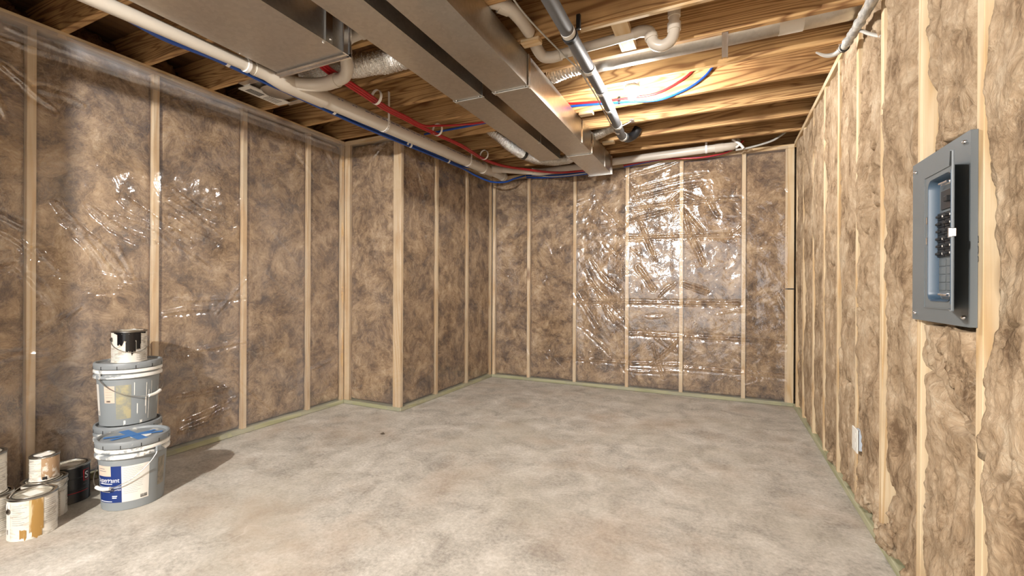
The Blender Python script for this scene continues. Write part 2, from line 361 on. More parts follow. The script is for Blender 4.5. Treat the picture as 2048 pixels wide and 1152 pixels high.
def batt(F, a0, a1, z0, z1, par, mat, base, amp, seed, step=.012, kind='flat', edge=.03):
    n = max(8, int((a1 - a0) / step)); k = max(10, int((z1 - z0) / step))
    A, Z = np.meshgrid(np.linspace(a0, a1, n), np.linspace(z0, z1, k), indexing='ij')
    u = (A - a0) / (a1 - a0); e = np.minimum(A - a0, a1 - A); ez = np.minimum(Z - z0, z1 - Z)
    if kind == 'flat':
        Dp = base + amp * (fbm(A * 7, Z * 6, seed, 4) - .5) * 2 - .018 * np.clip(1 - e / edge, 0, 1) ** 2
        slump = ridge(A * 3 + fbm(A * 3, Z * 2, seed + 5) * 1.2, Z * 5, seed + 9, 2)
        Dp = Dp - .012 * np.clip((slump - .86) / .14, 0, 1) * np.clip((.9 - Z) / .6, 0, 1)
    else:
        wx = fbm(A * 4, Z * 2, seed + 3, 3) - .5
        lump = fbm(A * 4.5 + wx, Z * 1.8, seed, 3) - .5
        fold = ridge(A * 6 + wx * 2.2, Z * 1.3 + wx, seed + 7, 3)
        fine = fbm(A * 26 + wx * 5, Z * 14, seed + 11, 4) - .5
        crs = ridge(A * 3 + wx * 3, Z * 2.6 + wx * 3, seed + 19, 2)
        low = np.clip((1.5 - Z) / 1.2, 0, 1)
        Dp = base + amp * (lump * 1.7 + (fold - .55) * .5 + fine * .55) - amp * (1.0 + .8 * low) * np.clip((crs - .80) / .2, 0, 1) ** 1.4
        irr = edge * (.4 + 1.4 * fbm(Z * 2.2, Z * 0 + a0 * 3 + seed, seed + 2, 3)); irr2 = edge * (.3 + 1.9 * fbm(Z * 2.6, Z * 0 + 7.7, seed + 4, 3))
        irr2 = .006 + edge * 2.6 * np.clip(fbm(Z * 2.4, Z * 0 + 7.7, seed + 4, 3) * 1.9 - .45, .02, 1.3)
        sm = lambda q: q * q * (3 - 2 * q)
        Dp = Dp - .035 * np.clip(1 - (A - a0) / irr, 0, 1) ** 1.5 - .078 * sm(np.clip(1.35 - (a1 - A) / irr2, 0, 1))
    Dp = Dp - .05 * np.clip(1 - ez / .03, 0, 1) ** 2
    if kind != 'flat' and 1.6 < a0 < 1.8:
        Dp = np.where((Z > 1.045) & (Z < 1.632), np.minimum(Dp, -.075), Dp)
    if kind != 'flat' and 2.5 < a0 < 2.6:
        Dp = np.where((Z > .33) & (Z < .46) & (A > 2.76), np.minimum(Dp, -.03), Dp)
    return grid_mesh('insulation_batt', F.grid(A, Z, Dp), mat, par, True, F.flip())
def seg_dist(A, Z, a, b):
    ax, az = a; bx, bz = b; dx, dz = bx - ax, bz - az; L = dx * dx + dz * dz + 1e-9
    t = np.clip(((A - ax) * dx + (Z - az) * dz) / L, 0, 1); return np.hypot(A - ax - t * dx, Z - az - t * dz)
def sheet(F, a0, a1, z0, z1, par, creases, studs, seed, step=.007, name='vapor_barrier', mat=None, off=.008, hgt=.013, nr=0, wav=.004):
    n = max(8, int((a1 - a0) / step)); k = max(8, int((z1 - z0) / step))
    A, Z = np.meshgrid(np.linspace(a0, a1, n), np.linspace(z0, z1, k), indexing='ij')
    Dp = np.full_like(A, off)
    sd = np.min([np.abs(A - s) for s in studs], axis=0) if studs else np.ones_like(A)
    free = np.clip((sd - .02) / .1, 0, 1)
    Dp += wav * (fbm(A * 5 + Z * 2, Z * 4, seed, 3) - .5) * 2 * (.25 + free) - .006 * free
    Dp += .0035 * (ridge(A * 7 + Z * 4, Z * 8 - A * 5, seed + 3, 2) - .5) * free
    rr = random.Random(seed); cs = [(c, 1.0) for c in creases]
    for i in range(nr):
        s0 = rr.choice(studs); x = s0 + rr.uniform(-.45, .45); z = rr.uniform(z0 + .1, z1 - .1); L = rr.uniform(.12, .45); an = rr.choice((-.7, -.9, -1.1, .1, .05, .8)) + rr.uniform(-.2, .2)
        mid = (x + L / 2 * math.cos(an), z + L / 2 * math.sin(an) + rr.uniform(-.03, .03))
        cs.append(([(x, z), mid, (x + L * math.cos(an), z + L * math.sin(an))], rr.uniform(.25, .7)))
    for c, g in cs:
        c = [tuple(p) for p in c]
        if len(c) > 2:
            c = [(p.x, p.y) for p in spline([(q[0], q[1], 0) for q in c], 4)]
        L = len(c) - 1
        xs = [p[0] for p in c]; zs = [p[1] for p in c]; w_ = .05
        i0 = max(0, int((min(xs) - w_ - a0) / (a1 - a0) * n)); i1 = min(n, int((max(xs) + w_ - a0) / (a1 - a0) * n) + 1)
        j0 = max(0, int((min(zs) - w_ - z0) / (z1 - z0) * k)); j1 = min(k, int((max(zs) + w_ - z0) / (z1 - z0) * k) + 1)
        if i1 - i0 < 2 or j1 - j0 < 2: continue
        As, Zs = A[i0:i1, j0:j1], Z[i0:i1, j0:j1]; best = np.full_like(As, 9.)
        jit = (fbm(As * 22, Zs * 22, seed + 40, 2) - .5) * .016
        for q in range(L):
            tp = math.sin(PI * (q + .5) / L) ** .5 if L > 1 else 1
            best = np.minimum(best, (seg_dist(As, Zs, c[q], c[q + 1]) + jit) / (.35 + .65 * tp))
        b = np.abs(best)
        Dp[i0:i1, j0:j1] += hgt * g * (np.exp(-(b / .011) ** 1.35) - .4 * np.exp(-((b - .026) / .012) ** 2))
    return grid_mesh(name, F.grid(A, Z, Dp), mat or M['poly'], par, True, F.flip())

CR_L = [[(1.2, 1.64), (1.31, 1.5), (1.4, 1.41), (1.5, 1.28), (1.55, 1.22), (1.68, 1.24)], [(1.23, 1.55), (1.29, 1.49), (1.37, 1.38), (1.43, 1.28), (1.5, 1.25)], [(1.34, 1.65), (1.44, 1.56), (1.57, 1.48), (1.67, 1.46)], [(1.48, 1.6), (1.68, 1.52), (1.78, 1.44)], [(1.52, 1.71), (1.78, 1.56)], [(1.78, 1.75), (1.95, 1.65), (2.11, 1.55)], [(1.78, 1.64), (1.92, 1.55), (2.08, 1.49)], [(1.78, 1.56), (1.91, 1.48)], [(1.78, 1.46), (1.92, 1.37), (2.04, 1.3)], [(1.8, 1.83), (1.9, 1.76), (2.0, 1.7), (2.09, 1.67)], [(1.86, 1.78), (1.95, 1.73), (2.21, 1.66)], [(0.98, 1.45), (1.03, 1.42), (1.11, 1.33)], [(0.98, 1.53), (1.07, 1.48)], [(0.98, 1.26), (1.03, 1.27), (1.06, 1.24)], [(1.08, 1.22), (1.15, 1.12), (1.19, 1.06)], [(0.98, 2.32), (1.07, 2.25), (1.11, 2.21), (1.19, 2.16)], [(1.81, 1.07), (2.04, 1.07), (2.29, 1.08)], [(1.78, 0.71), (2.02, 0.71), (2.3, 0.73)], [(1.78, 0.4), (1.97, 0.39), (2.19, 0.4)], [(1.84, 0.21), (2.03, 0.24), (2.24, 0.31)], [(1.84, 0.16), (2.01, 0.18), (2.19, 0.24)], [(2.95, 0.41), (3.19, 0.46)], [(0.98, 2.46), (1.11, 2.46), (1.25, 2.47), (1.67, 2.5)], [(1.74, .98), (1.9, 1.0), (2.1, .99)]]
CR_B = [[(-0.96, 2.07), (-0.42, 2.1), (0.18, 2.1)], [(-0.87, 2.29), (-0.4, 2.36), (-0.14, 2.39)], [(-0.9, 2.18), (-0.42, 2.27), (-0.11, 2.29)], [(-0.96, 2.44), (-0.63, 2.5), (-0.42, 2.56)], [(-1.22, 2.07), (-1.01, 1.89)], [(-1.39, 1.5), (-1.22, 1.27), (-1.04, 1.14)], [(-1.45, 1.37), (-1.33, 1.16), (-1.1, 0.92)], [(-1.42, 1.26), (-1.18, 1.01), (-0.99, 0.81)], [(-1.56, 1.1), (-1.32, 0.73)], [(-1.53, 0.72), (-1.26, 0.51), (-1.16, 0.39)], [(-0.85, 1.41), (-0.68, 1.16)], [(-0.37, 2.2), (-0.18, 2.11)], [(-0.5, 2.11), (-0.4, 2.2)], [(-0.37, 2.02), (-0.18, 1.77)], [(-0.27, 1.7), (-0.16, 1.44)], [(-0.37, 1.22), (-0.13, 1.13)], [(-1.56, 1.0), (0.17, 1.01)], [(-1.9, 0.32), (-0.94, 0.32)], [(-0.94, 0.65), (0.6, 0.64)], [(-0.94, 0.31), (-0.4, 0.34)], [(-0.35, 0.31), (0.6, 0.3)], [(-0.97, 1.74), (0.09, 1.73)], [(-0.94, 1.94), (-0.72, 1.99), (-0.51, 2.03)], [(-0.86, 1.97), (-0.77, 1.76), (-0.66, 1.48)], [(-0.35, 1.96), (-0.28, 1.69)], [(-0.11, 2.1), (-0.03, 1.94)]]

def bays(F, st, par, mat, base, amp, seed, z1, **k):
    for i in range(len(st) - 1): batt(F, st[i] + .021, st[i + 1] - .021, .04, z1, par, mat, base, amp, seed + i * 13, **k)
# left wall
m = MB(); m.box(-4.25, -4.1, -3.6, 5.6, 0, 2.85); wl = struct(m.build('wall_left', M['concrete']))
sl = [-.13, .49, 1.10, 1.695, 2.31, 2.92]
for a in sl: stud(FL, a, wl)
stud(FL, 3.322, wl, w=.036); plates(FL, -.4, 3.34, wl, 'y')
bays(FL, sl + [3.32], wl, M['wool_in'], -.016, .007, 10, 2.575)
sheet(FL, .42, 3.338, .004, 2.60, wl, CR_L, sl, 5, nr=30, hgt=.018, mat=M['poly_left'])
sheet(FL, .42, 3.338, 2.47, 2.60, wl, [[(1.0, 2.52), (1.6, 2.5), (2.3, 2.54), (3.2, 2.53)]], [], 6, name='sheet_overlap', mat=M['poly_flap'], off=.014, wav=.006)
# short return wall and recessed wall
m = MB(); m.box(-4.1, -2.85, 3.46, 3.5, 0.002, 2.60); wj = struct(m.build('wall_return', M['osb']))
m = MB(); FJ.box(m, -2.80, -2.712, .038, TOP - .042, -.038, 0, .002); m.build('stud', M['stud_z'], wj)
m = MB(); FJ.box(m, -3.418, -3.35, .038, TOP - .042, -.038, -.002, .002); m.build('stud', M['stud_z'], wj)
plates(FJ, -3.415, -2.715, wj, 'x')
batt(FJ, -3.35, -2.80, .04, 2.575, wj, M['wool_in'], -.018, .008, 77)
sheet(FJ, -3.41, -2.70, .004, 2.60, wj, [[(-3.34, 2.03), (-3.09, 2.06), (-2.8, 2.06)], [(-3.3, 2.45), (-3.1, 2.4), (-2.95, 2.5)], [(-3.05, 2.5), (-2.85, 2.57)]], [-3.38, -2.76], 8, nr=10)
m = MB(); m.box(-3.0, -2.86, 3.5, 5.6, 0, 2.60); wr = struct(m.build('wall_recess', M['osb']))
sr = [3.36, 3.935, 4.56, 5.15]
m = MB(); FR.box(m, 3.342, 3.378, .038, TOP - .042, -.038, -.0005, .001); m.build('stud', M['stud_z'], wr)
for a in sr[1:]: stud(FR, a, wr)
plates(FR, 3.345, 5.165, wr, 'y')
bays(FR, sr, wr, M['wool_in'], -.016, .007, 110, 2.575)
sheet(FR, 3.335, 5.165, .004, 2.60, wr, [[(3.7, 2.0), (3.95, 1.97), (4.2, 2.05)], [(4.5, 2.2), (4.7, 1.95), (4.8, 1.8)], [(3.42, .2), (3.6, .26), (3.85, .34)]], sr, 9, nr=16)
# back wall
m = MB(); m.box(-3.2, 1.3, 5.45, 5.6, 0, 2.85); wb = struct(m.build('wall_back', M['concrete']))
sb = [-2.68, -2.19, -1.59, -.97, -.39, .213, .627]
for a in sb[:-1]: stud(FB, a, wb)
stud(FB, .618, wb, w=.075, dep=-.04)
plates(FB, -2.705, .655, wb, 'x', 2.60)
m = MB(); FB.box(m, .582, .655, 1.160, 1.172, -.002, .0015); m.build('dark_mark', M['ink'], wb)
bays(FB, sb, wb, M['wool_in'], -.016, .007, 210, 2.555)
sheet(FB, -2.70, .60, .004, 2.585, wb, CR_B, sb, 12, nr=60, hgt=.012, wav=.0045)
# right wall, no sheet over its wool
m = MB(); m.box(1.02, 1.2, -3.6, 5.6, 0, 2.85); wx = struct(m.build('wall_right', M['concrete']))
sx = [-.35, .06, .47, .87, 1.275, 1.683, 2.10, 2.527, 2.932, 3.355, 3.766, 4.175, 4.642, 5.03]
for a in sx: stud(FX, a, wx)
m = MB(); FX.box(m, -.6, 5.16, 0.002, .038, -.089, .004, .002); m.build('bottom_plate', M['green_y'], wx)
m = MB(); FX.box(m, -.6, 5.16, TOP - .042, TOP - .004, -.089, .003, .002); m.build('top_plate', M['stud_y'], wx)
for i in range(len(sx) - 1):
    near = 1.2 < sx[i] < 2.6
    batt(FX, sx[i] + .021, sx[i + 1] - .021, .04, 2.575, wx, M['wool_out'], -.006 + (.004 if near else 0), (.044 if near else .024), 300 + i * 13, step=.005 if near else .009, kind='fluff', edge=.017 if near else .008)
# loose tufts stuffed along the foot of the right wall
def tuft(name, c, r, mat, par, seed, n=22):
    v = []; f = []
    for i in range(n + 1):
        for j in range(n * 2):
            th = PI * i / n; ph = PI * j / n; d = Vector((math.sin(th) * math.cos(ph), math.sin(th) * math.sin(ph), math.cos(th)))
            q = 1 + .45 * (mn.fractal(d * 1.7 + Vector((seed, 0, 0)), .9, 2, 4)) + .12 * mn.noise(d * 7 + Vector((seed, 3, 0)))
            v.append((c[0] + d.x * r[0] * q, c[1] + d.y * r[1] * q, c[2] + d.z * r[2] * q))
    m_ = n * 2
    for i in range(n):
        for j in range(m_): f.append((i * m_ + j, (i + 1) * m_ + j, (i + 1) * m_ + (j + 1) % m_, i * m_ + (j + 1) % m_))
    return mesh(name, v, f, mat, par, True)
for i, (y, z, s) in enumerate([(2.42, .10, 1.0), (2.36, .2, .7), (2.75, .12, .9), (2.7, .16, .6), (3.1, .1, .7), (2.2, .07, .8), (3.5, .08, .6), (1.98, .12, .9), (2.6, .09, .7)]):
    tuft('wool_tuft', (.665 + .01 * (i % 3), y, z), (.035 * s + .01, .06 * s, .06 * s), M['wool_out'], wx, i * 3.1)
for i, (y, z) in enumerate([(1.87, 1.0), (1.95, .97), (1.80, .93)]):
    tuft('wool_tuft', (.675, y, z), (.04, .06, .07), M['wool_out'], wx, 50 + i * 3.1)
m = MB(); m.add([(-2.445, 2.765, .003), (-2.43, 2.79, .010), (-2.400, 2.775, .004), (-2.42, 2.755, .008), (-2.43, 2.77, .001)], [(0, 1, 3), (1, 2, 3), (0, 3, 4), (2, 4, 3), (0, 4, 1), (1, 4, 2)])
tag(m.build('debris_chip', simple('dark_debris', srgb(92, 80, 66), .8)), 'tiny dark chip of debris alone on the concrete floor', 'debris')
# partition behind the camera - unseen stub, placed to cast the left wall's shadow edge
m = MB(); m.box(-4.1, -2.50, -.12, -.01, 0, 2.60); struct(m.build('wall_shadow_stub', M['osb']))

# joists, rim boards, rim wool: pieces of the ceiling
def joist(x0, x1, yc, z0=TOP):
    m = MB(); m.box(x0, x1, yc - .019, yc + .019, z0, 2.856, c=.0025); o = m.build('joist', M['joist'], ceiling); return o
YL = [1.66 - .019 + .4075 * i for i in range(-11, 9)]
YR = [2.42 + .4 * i for i in range(-12, 0)] + [2.42, 2.81, 3.20, 3.603, 4.01, 4.41, 4.82]
for y in YL: joist(-4.08, -1.36, y)
for y in YR: joist(-1.52, .80, y)
m = MB(); m.box(-4.08, 1.0, 5.32, 5.36, 2.60, 2.856); m.build('rim_board', M['joist'], ceiling)
m = MB(); m.box(.97, 1.01, -3.5, 5.3, 2.60, 2.856); m.build('rim_board', M['joist'], ceiling)
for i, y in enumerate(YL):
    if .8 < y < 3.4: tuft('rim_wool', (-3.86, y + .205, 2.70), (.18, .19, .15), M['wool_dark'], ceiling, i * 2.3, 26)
for i, y in enumerate(YR):
    if 1.9 < y < 4.9:
        tuft('rim_wool', (.86, y + .19, 2.72), (.16, .19, .13), M['wool_out'], ceiling, 20 + i * 2.7, 26)
        tuft('rim_wool', (.72, y + .02 + .05 * math.sin(i * 5), 2.60), (.035, .09, .06), M['wool_out'], ceiling, 70 + i * 2.7, 20)
for i, (y, x) in enumerate([(2.75, .70), (3.0, .74), (2.55, .72)]): tuft('rim_wool', (x, y, 2.63), (.05, .09, .09), M['wool_out'], ceiling, 120 + i * 3, 22)
m = MB(); m.box(-.56, -.47, 2.44, 2.79, 2.622, 2.66, c=.002); m.build('blocking', M['block'], ceiling)
# notched edge strip of pale sheet on the joist by the grey pipe
m = MB(); m.box(-.72, .3, 2.425, 2.447, 2.606, 2.621); m.build('joist_edge_strip', M['stud_x'], ceiling)

# ================================================================== THINGS UNDER THE JOISTS
def rebase(root, base):
    root.location = base
    for c in root.children: c.location = -Vector(base)
    return root
def screw(par, p, r=.005, mat=None):
    m = MB(); sphere(m, p, r, 8, .7); return m.build('screw', mat or M['galv_bright'], par, True)
def duct(label, x0, x1, z0, z1, y0, joints, yend, strap_y, extra=None):
    t = empty('metal_duct', (0, 0, 0), label, 'duct')
    ys = [y0] + joints + [yend]
    for i in range(len(ys) - 1):
        a, b = ys[i], ys[i + 1]; m = MB(); xc, yc = (x0 + x1) / 2, (a + b) / 2; zc = (z0 + z1) / 2
        v = [(x, y, z) for y in (a, b) for z in (z0, z1) for x in (x0, x1)]
        f = [(2, 6, 7, 3)]
        m.add(v, f + [(0, 2, 3, 1), (4, 5, 7, 6)])
        dz = .004
        def pan(p, q, r, s, c): m.add([p, q, r, s, c], [(0, 1, 4), (1, 2, 4), (2, 3, 4), (3, 0, 4)])
        pan((x0, a, z0), (x0, b, z0), (x1, b, z0), (x1, a, z0), (xc, yc, z0 - dz))
        pan((x1, a, z0), (x1, b, z0), (x1, b, z1), (x1, a, z1), (x1 + .002, yc, zc))
        pan((x0, b, z0), (x0, a, z0), (x0, a, z1), (x0, b, z1), (x0 - .002, yc, zc))
        m.build('duct_section', M['galv'], t)
    for y in joints:
        m = MB(); m.box(x0 - .002, x1 + .002, y - .014, y + .014, z0 - .008, z0 - .001, c=.002); m.build('slip_cleat', M['galv'], t)
        for xs in (x0 - .009, x1 + .001):
            m = MB(); m.box(xs, xs + .008, y - .030, y + .004, z0 - .004, z1, c=.002); m.build('drive_cleat', M['galv_bright'], t)
        screw(t, (x1 - .02, y - .03, z0 - .004)); screw(t, (x0 + .02, y - .03, z0 - .004))
    for y in strap_y:
        m = MB(); m.box(x1 + .001, x1 + .004, y - .013, y + .013, z0 - .002, z1 + .003); m.box(x1 + .004, x1 + .007, y - .002, y + .002, z0 - .002, z1)
        m.build('hanger_strap', M['galv_bright'], t); screw(t, (x1 - .012, y, z0 - .004))
    if extra: extra(t)
    return rebase(t, ((x0 + x1) / 2, yend, z0))
def end_A(t):
    x0, x1, z0, z1, y = -2.36, -1.83, 2.42, 2.615, 1.80
    m = MB()
    m.box(x0 - .014, x1 + .014, y - .020, y + .012, z0 - .012, z0 - .001, c=.002); m.box(x1 + .001, x1 + .012, y - .034, y + .012, z0 - .010, z1, c=.002); m.box(x0 - .014, x0 + .004, y - .006, y + .012, z0, z1, c=.002); m.box(x1 - .004, x1 + .020, y + .004, y + .014, z0 - .016, z1, c=.001); m.box(x0 - .01, x1 + .02, y + .004, y + .014, z0 - .020, z0, c=.001)
    m.build('end_flange', M['galv_bright'], t)
    m = MB(); m.box(x0, x1, y - .002, y + .002, z0, z1); m.build('end_cap', M['galv'], t)
    m = MB(); m.box(x1, x1 + .006, 1.655, 1.664, z0 - .004, z1); m.box(x1, x1 + .003, 1.664, 1.70, z0 - .002, z1); m.build('side_seam', M['galv_bright'], t)
    for p in ((-1.826, 1.685, 2.44), (-1.85, 1.66, 2.416), (-2.345, 1.55, 2.416)): screw(t, p, .006)
duct('wide shallow galvanized duct ending in a bright flange beside the white drain pipe', -2.36, -1.83, 2.42, 2.615, -1.6, [.4], 1.80, [], end_A)
duct('middle narrow galvanized duct running between the wide duct and the right duct', -1.63, -1.42, 2.42, 2.612, -1.6, [.9, 2.58], 4.13, [3.6])
def end_C(t):
    m = MB(); m.box(-1.345, -1.076, 4.875, 4.885, 2.41, 2.612); m.build('end_cap', M['galv_bright'], t)
duct('long right-hand galvanized duct reaching the back wall, with metal hanger straps', -1.33, -1.09, 2.42, 2.615, -1.6, [.9, 2.57, 4.09], 4.88, [3.74, 4.57], end_C)
for i, (y, lab) in enumerate([(3.603, 'small wooden scrap under the joist at the right duct, nearer one'), (4.41, 'small wooden scrap under the joist at the right duct, farther one'), (2.42, 'small splintered wooden scrap on top edge of right duct near its first joint')]):
    m = MB(); m.box(-1.07, -.955, y - .03, y + .03, 2.594, 2.6195, c=.003); o = m.build('wood_scrap', M['stud_x'], None); tag(o, lab, 'wood block')

def flex_duct(label, pts, r, mat, band=None, pitch=.022, amp=.0055):
    t = empty('flexible_duct', (0, 0, 0), label, 'duct')
    P = spline(pts, 20); L = [0]
    for i in range(1, len(P)): L.append(L[-1] + (P[i] - P[i - 1]).length)
    n = int(L[-1] / .0036); Q = []; R_ = []; j = 0
    for i in range(n + 1):
        s = L[-1] * i / n
        while j < len(L) - 2 and L[j + 1] < s: j += 1
        u = (s - L[j]) / max(1e-6, L[j + 1] - L[j]); Q.append(P[j].lerp(P[j + 1], u)); R_.append(r + amp * math.cos(2 * PI * s / pitch) + .002 * math.sin(s * 31))
    m = MB(); m.tube(Q, r, 26, rad=R_)
    m.v = [tuple(Vector(v) + Vector((mn.noise(Vector(v) * 45), mn.noise(Vector(v) * 45 + Vector((9, 0, 0))), mn.noise(Vector(v) * 45 + Vector((0, 9, 0))))) * .003) for v in m.v]
    m.build('corrugated_hose', mat, t, True)
    if band is not None:
        i = int(band * n); tube_obj('tape_band', Q[i:i + 12], r + .008, M['black'], t, 24)
    return rebase(t, pts[0])
flex_duct('silver corrugated hose crossing behind the wide duct end', [(-2.55, 2.15, 2.60), (-2.2, 2.16, 2.585), (-1.9, 2.18, 2.57), (-1.7, 2.2, 2.575), (-1.45, 2.24, 2.60)], .064, M['foil'], None, .030, .008)
flex_duct('silver corrugated hose with black tape wrapping under the middle duct end', [(-2.02, 3.78, 2.70), (-1.93, 3.84, 2.61), (-1.86, 4.0, 2.545), (-1.80, 4.22, 2.52), (-1.66, 4.38, 2.50), (-1.45, 4.42, 2.50), (-1.35, 4.36, 2.52)], .05, M['foil'], .42, .018)
flex_duct('short silver corrugated hose joining right duct to round duct', [(-1.12, 3.02, 2.69), (-.97, 3.0, 2.70), (-.83, 3.0, 2.715)], .055, M['foil'])
flex_duct('short dull corrugated hose leaving the right duct behind the grey pipe', [(-1.10, 4.22, 2.64), (-1.0, 4.2, 2.66), (-.84, 4.2, 2.70)], .05, M['foil'], None, .016)

# round duct in the joist bay
t = empty('round_duct', (0, 0, 0), 'smooth round galvanized duct lying between two joists with a metal hanger', 'duct')
tube_obj('duct_pipe', [(-.86, 3.0, 2.715), (-.4, 3.0, 2.715), (.2, 3.0, 2.715), (.40, 3.0, 2.715)], .073, M['galv'], t, 40)
tube_obj('duct_collar', [(-.86, 3.0, 2.715), (-.82, 3.0, 2.715)], .077, M['galv_bright'], t, 40)
tube_obj('duct_pipe', [(.40, 3.0, 2.715), (.78, 3.0, 2.715)], .071, M['galv'], t, 40)
tube_obj('tape_wrap', [(.30, 3.0, 2.715), (.42, 3.0, 2.715)], .0745, M['tape_w'], t, 40)
m = MB(); m.box(.0, .034, 2.80, 3.10, 2.617, 2.6195); m.box(.0, .003, 2.80, 3.10, 2.607, 2.619); m.box(.031, .034, 2.80, 3.10, 2.607, 2.619); m.build('hanger_channel', M['steel'], t)
rebase(t, (0, 3.0, 2.64))

def ring_band(m, c, axis, r0, r1, wdt, seg=32, a0=0, a1=2 * PI):
    R = Vector(axis).to_track_quat('Z', 'Y').to_matrix().to_4x4()
    m.lathe([(r0, -wdt / 2), (r1, -wdt / 2), (r1, wdt / 2), (r0, wdt / 2), (r0, -wdt / 2)], seg, a0, a1, Matrix.Translation(c) @ R)

# big white drain pipe
zp = lambda y: 2.41 + .0355 * (y - 1.25)
t = empty('drain_pipe', (0, 0, 0), 'thick white plastic drain pipe sloping along the left under the joists', 'pipe')
X0 = -2.45
tube_obj('pipe', [(X0, -1.5, zp(-1.5)), (X0, 0, zp(0)), (X0, 1.80, zp(1.80))], .033, M['pvc'], t, 28)
tube_obj('pipe', [(X0, 2.1, zp(2.1)), (X0, 3.2, zp(3.2)), (X0, 4.46, zp(4.46))], .055, M['pvc'], t, 36)
m = MB(); m.tube([(X0, 1.70, zp(1.70)), (X0, 1.78, zp(1.78)), (X0, 1.80, zp(1.8)), (X0, 1.9, zp(1.9)), (X0, 2.12, zp(2.12)), (X0, 2.2, zp(2.2)), (X0, 2.205, zp(2.2))], .06, 36, rad=[.039, .039, .043, .059, .061, .061, .055])
m.tube(spline([(X0, 1.93, zp(1.95)), (-2.36, 2.02, 2.445), (-2.27, 2.055, 2.45), (-2.19, 2.055, 2.452)], 5), .042, 28); m.build('wye_fitting', M['pvc_fit'], t, True)
m = MB(); m.tube(spline([(-2.19, 2.055, 2.452), (-2.11, 2.05, 2.456), (-2.04, 2.01, 2.47), (-2.005, 1.97, 2.505), (-2.0, 1.95, 2.55)], 6), .036, 28)
m.tube([(-2.20, 2.055, 2.452), (-2.165, 2.055, 2.453)], .043, 28); m.tube([(-2.001, 1.953, 2.535), (-2.0, 1.945, 2.57)], .042, 28); m.build('elbow_fitting', M['pvc_fit'], t, True)
tube_obj('pipe', spline([(-2.0, 1.945, 2.56), (-1.97, 1.94, 2.60), (-1.88, 1.94, 2.615), (-1.6, 1.94, 2.62)], 6), .033, M['pvc'], t, 28)
tube_obj('coupling', [(-1.86, 1.94, 2.616), (-1.79, 1.94, 2.618)], .039, M['pvc_fit'], t, 28)
m = MB(); ring_band(m, (X0, 4.46, zp(4.46)), (0, 1, .0355), .05, .066, .05); ring_band(m, (X0, 4.62, zp(4.62)), (0, 1, .0355), .04, .056, .03); m.tube([(X0, 4.44, zp(4.44)), (X0, 4.66, zp(4.66))], .056, 32); m.build('tee_fitting', M['pvc_fit'], t, True)
tube_obj('pipe', [(X0, 4.6, zp(4.6)), (X0, 4.93, zp(4.93))], .047, M['pvc'], t, 32)
tube_obj('end_cap', [(X0, 4.92, zp(4.92)), (X0, 4.975, zp(4.975))], .056, M['pvc_fit'], t, 32)
m = MB(); yy = 2.28; rr = random.Random(4)
while yy < 4.4:
    L = rr.uniform(.008, .05); a = .34
    if rr.random() < .8:
        c = Vector((X0 + .0556 * math.cos(a), yy, zp(yy) + .0556 * math.sin(a))); tx = Vector((-math.sin(a), 0, math.cos(a))) * .0035
        m.add([c - tx, c + Vector((0, L, L * .0355)) - tx, c + Vector((0, L, L * .0355)) + tx, c + tx], [(0, 1, 2, 3)])
    yy += L + rr.uniform(.006, .03)
m.build('pipe_print', M['ink_blue'], t)['kind'] = 'stuff'
for y in (2.80, 4.10):
    m = MB(); c = (X0, y, zp(y)); ring_band(m, c, (0, 1, 0), .0553, .0585, .022, 32)
    m.box(X0 + .052, X0 + .056, y - .01, y + .01, zp(y), 2.72); m.build('hanger_band', M['clip'], t, True)
    m = MB()
    for a in range(-150, 20, 24):
        a = math.radians(a); sphere(m, (X0 + .0588 * math.cos(a), y, zp(y) + .0588 * math.sin(a)), .0028, 6)
    m.build('band_hole', M['ink'], t)
m = MB(); ring_band(m, (X0, 1.66, zp(1.66)), (0, 1, 0), .0335, .040, .02, 28); m.build('hanger_band', M['clip'], t, True)
rebase(t, (X0, 1.9, 2.38))

# thinner white pipe along the back wall
t = empty('waste_pipe', (0, 0, 0), 'white plastic pipe running along top of the back wall above the sheet', 'pipe')
tube_obj('pipe', spline([(-2.40, 4.60, 2.545), (-2.27, 4.75, 2.548), (-2.1, 4.9, 2.552), (-1.98, 4.98, 2.555)], 5), .033, M['pvc'], t, 24)
tube_obj('coupling', [(-2.42, 4.58, 2.544), (-2.33, 4.68, 2.546)], .04, M['pvc_fit'], t, 24)
tube_obj('elbow_fitting', spline([(-2.05, 4.935, 2.553), (-1.98, 4.985, 2.555), (-1.88, 5.0, 2.557)], 5), .041, M['pvc_fit'], t, 24)
tube_obj('pipe', [(-1.92, 5.0, 2.556), (-1.05, 5.0, 2.58), (-.02, 5.0, 2.60)], .04, M['pvc'], t, 28)
tube_obj('coupling', [(-.06, 5.0, 2.599), (.02, 5.0, 2.601)], .047, M['pvc_fit'], t, 28)
tube_obj('elbow_fitting', spline([(.0, 5.0, 2.60), (.08, 5.0, 2.602), (.12, 5.02, 2.615), (.135, 5.04, 2.66)], 5), .042, M['pvc_fit'], t, 28)
m = MB(); ring_band(m, (-.14, 5.0, 2.598), (1, 0, 0), .0405, .044, .02); m.box(-.15, -.13, 4.955, 4.959, 2.60, 2.80); m.build('hanger_band', M['clip'], t, True)
rebase(t, (-1, 5.0, 2.54))

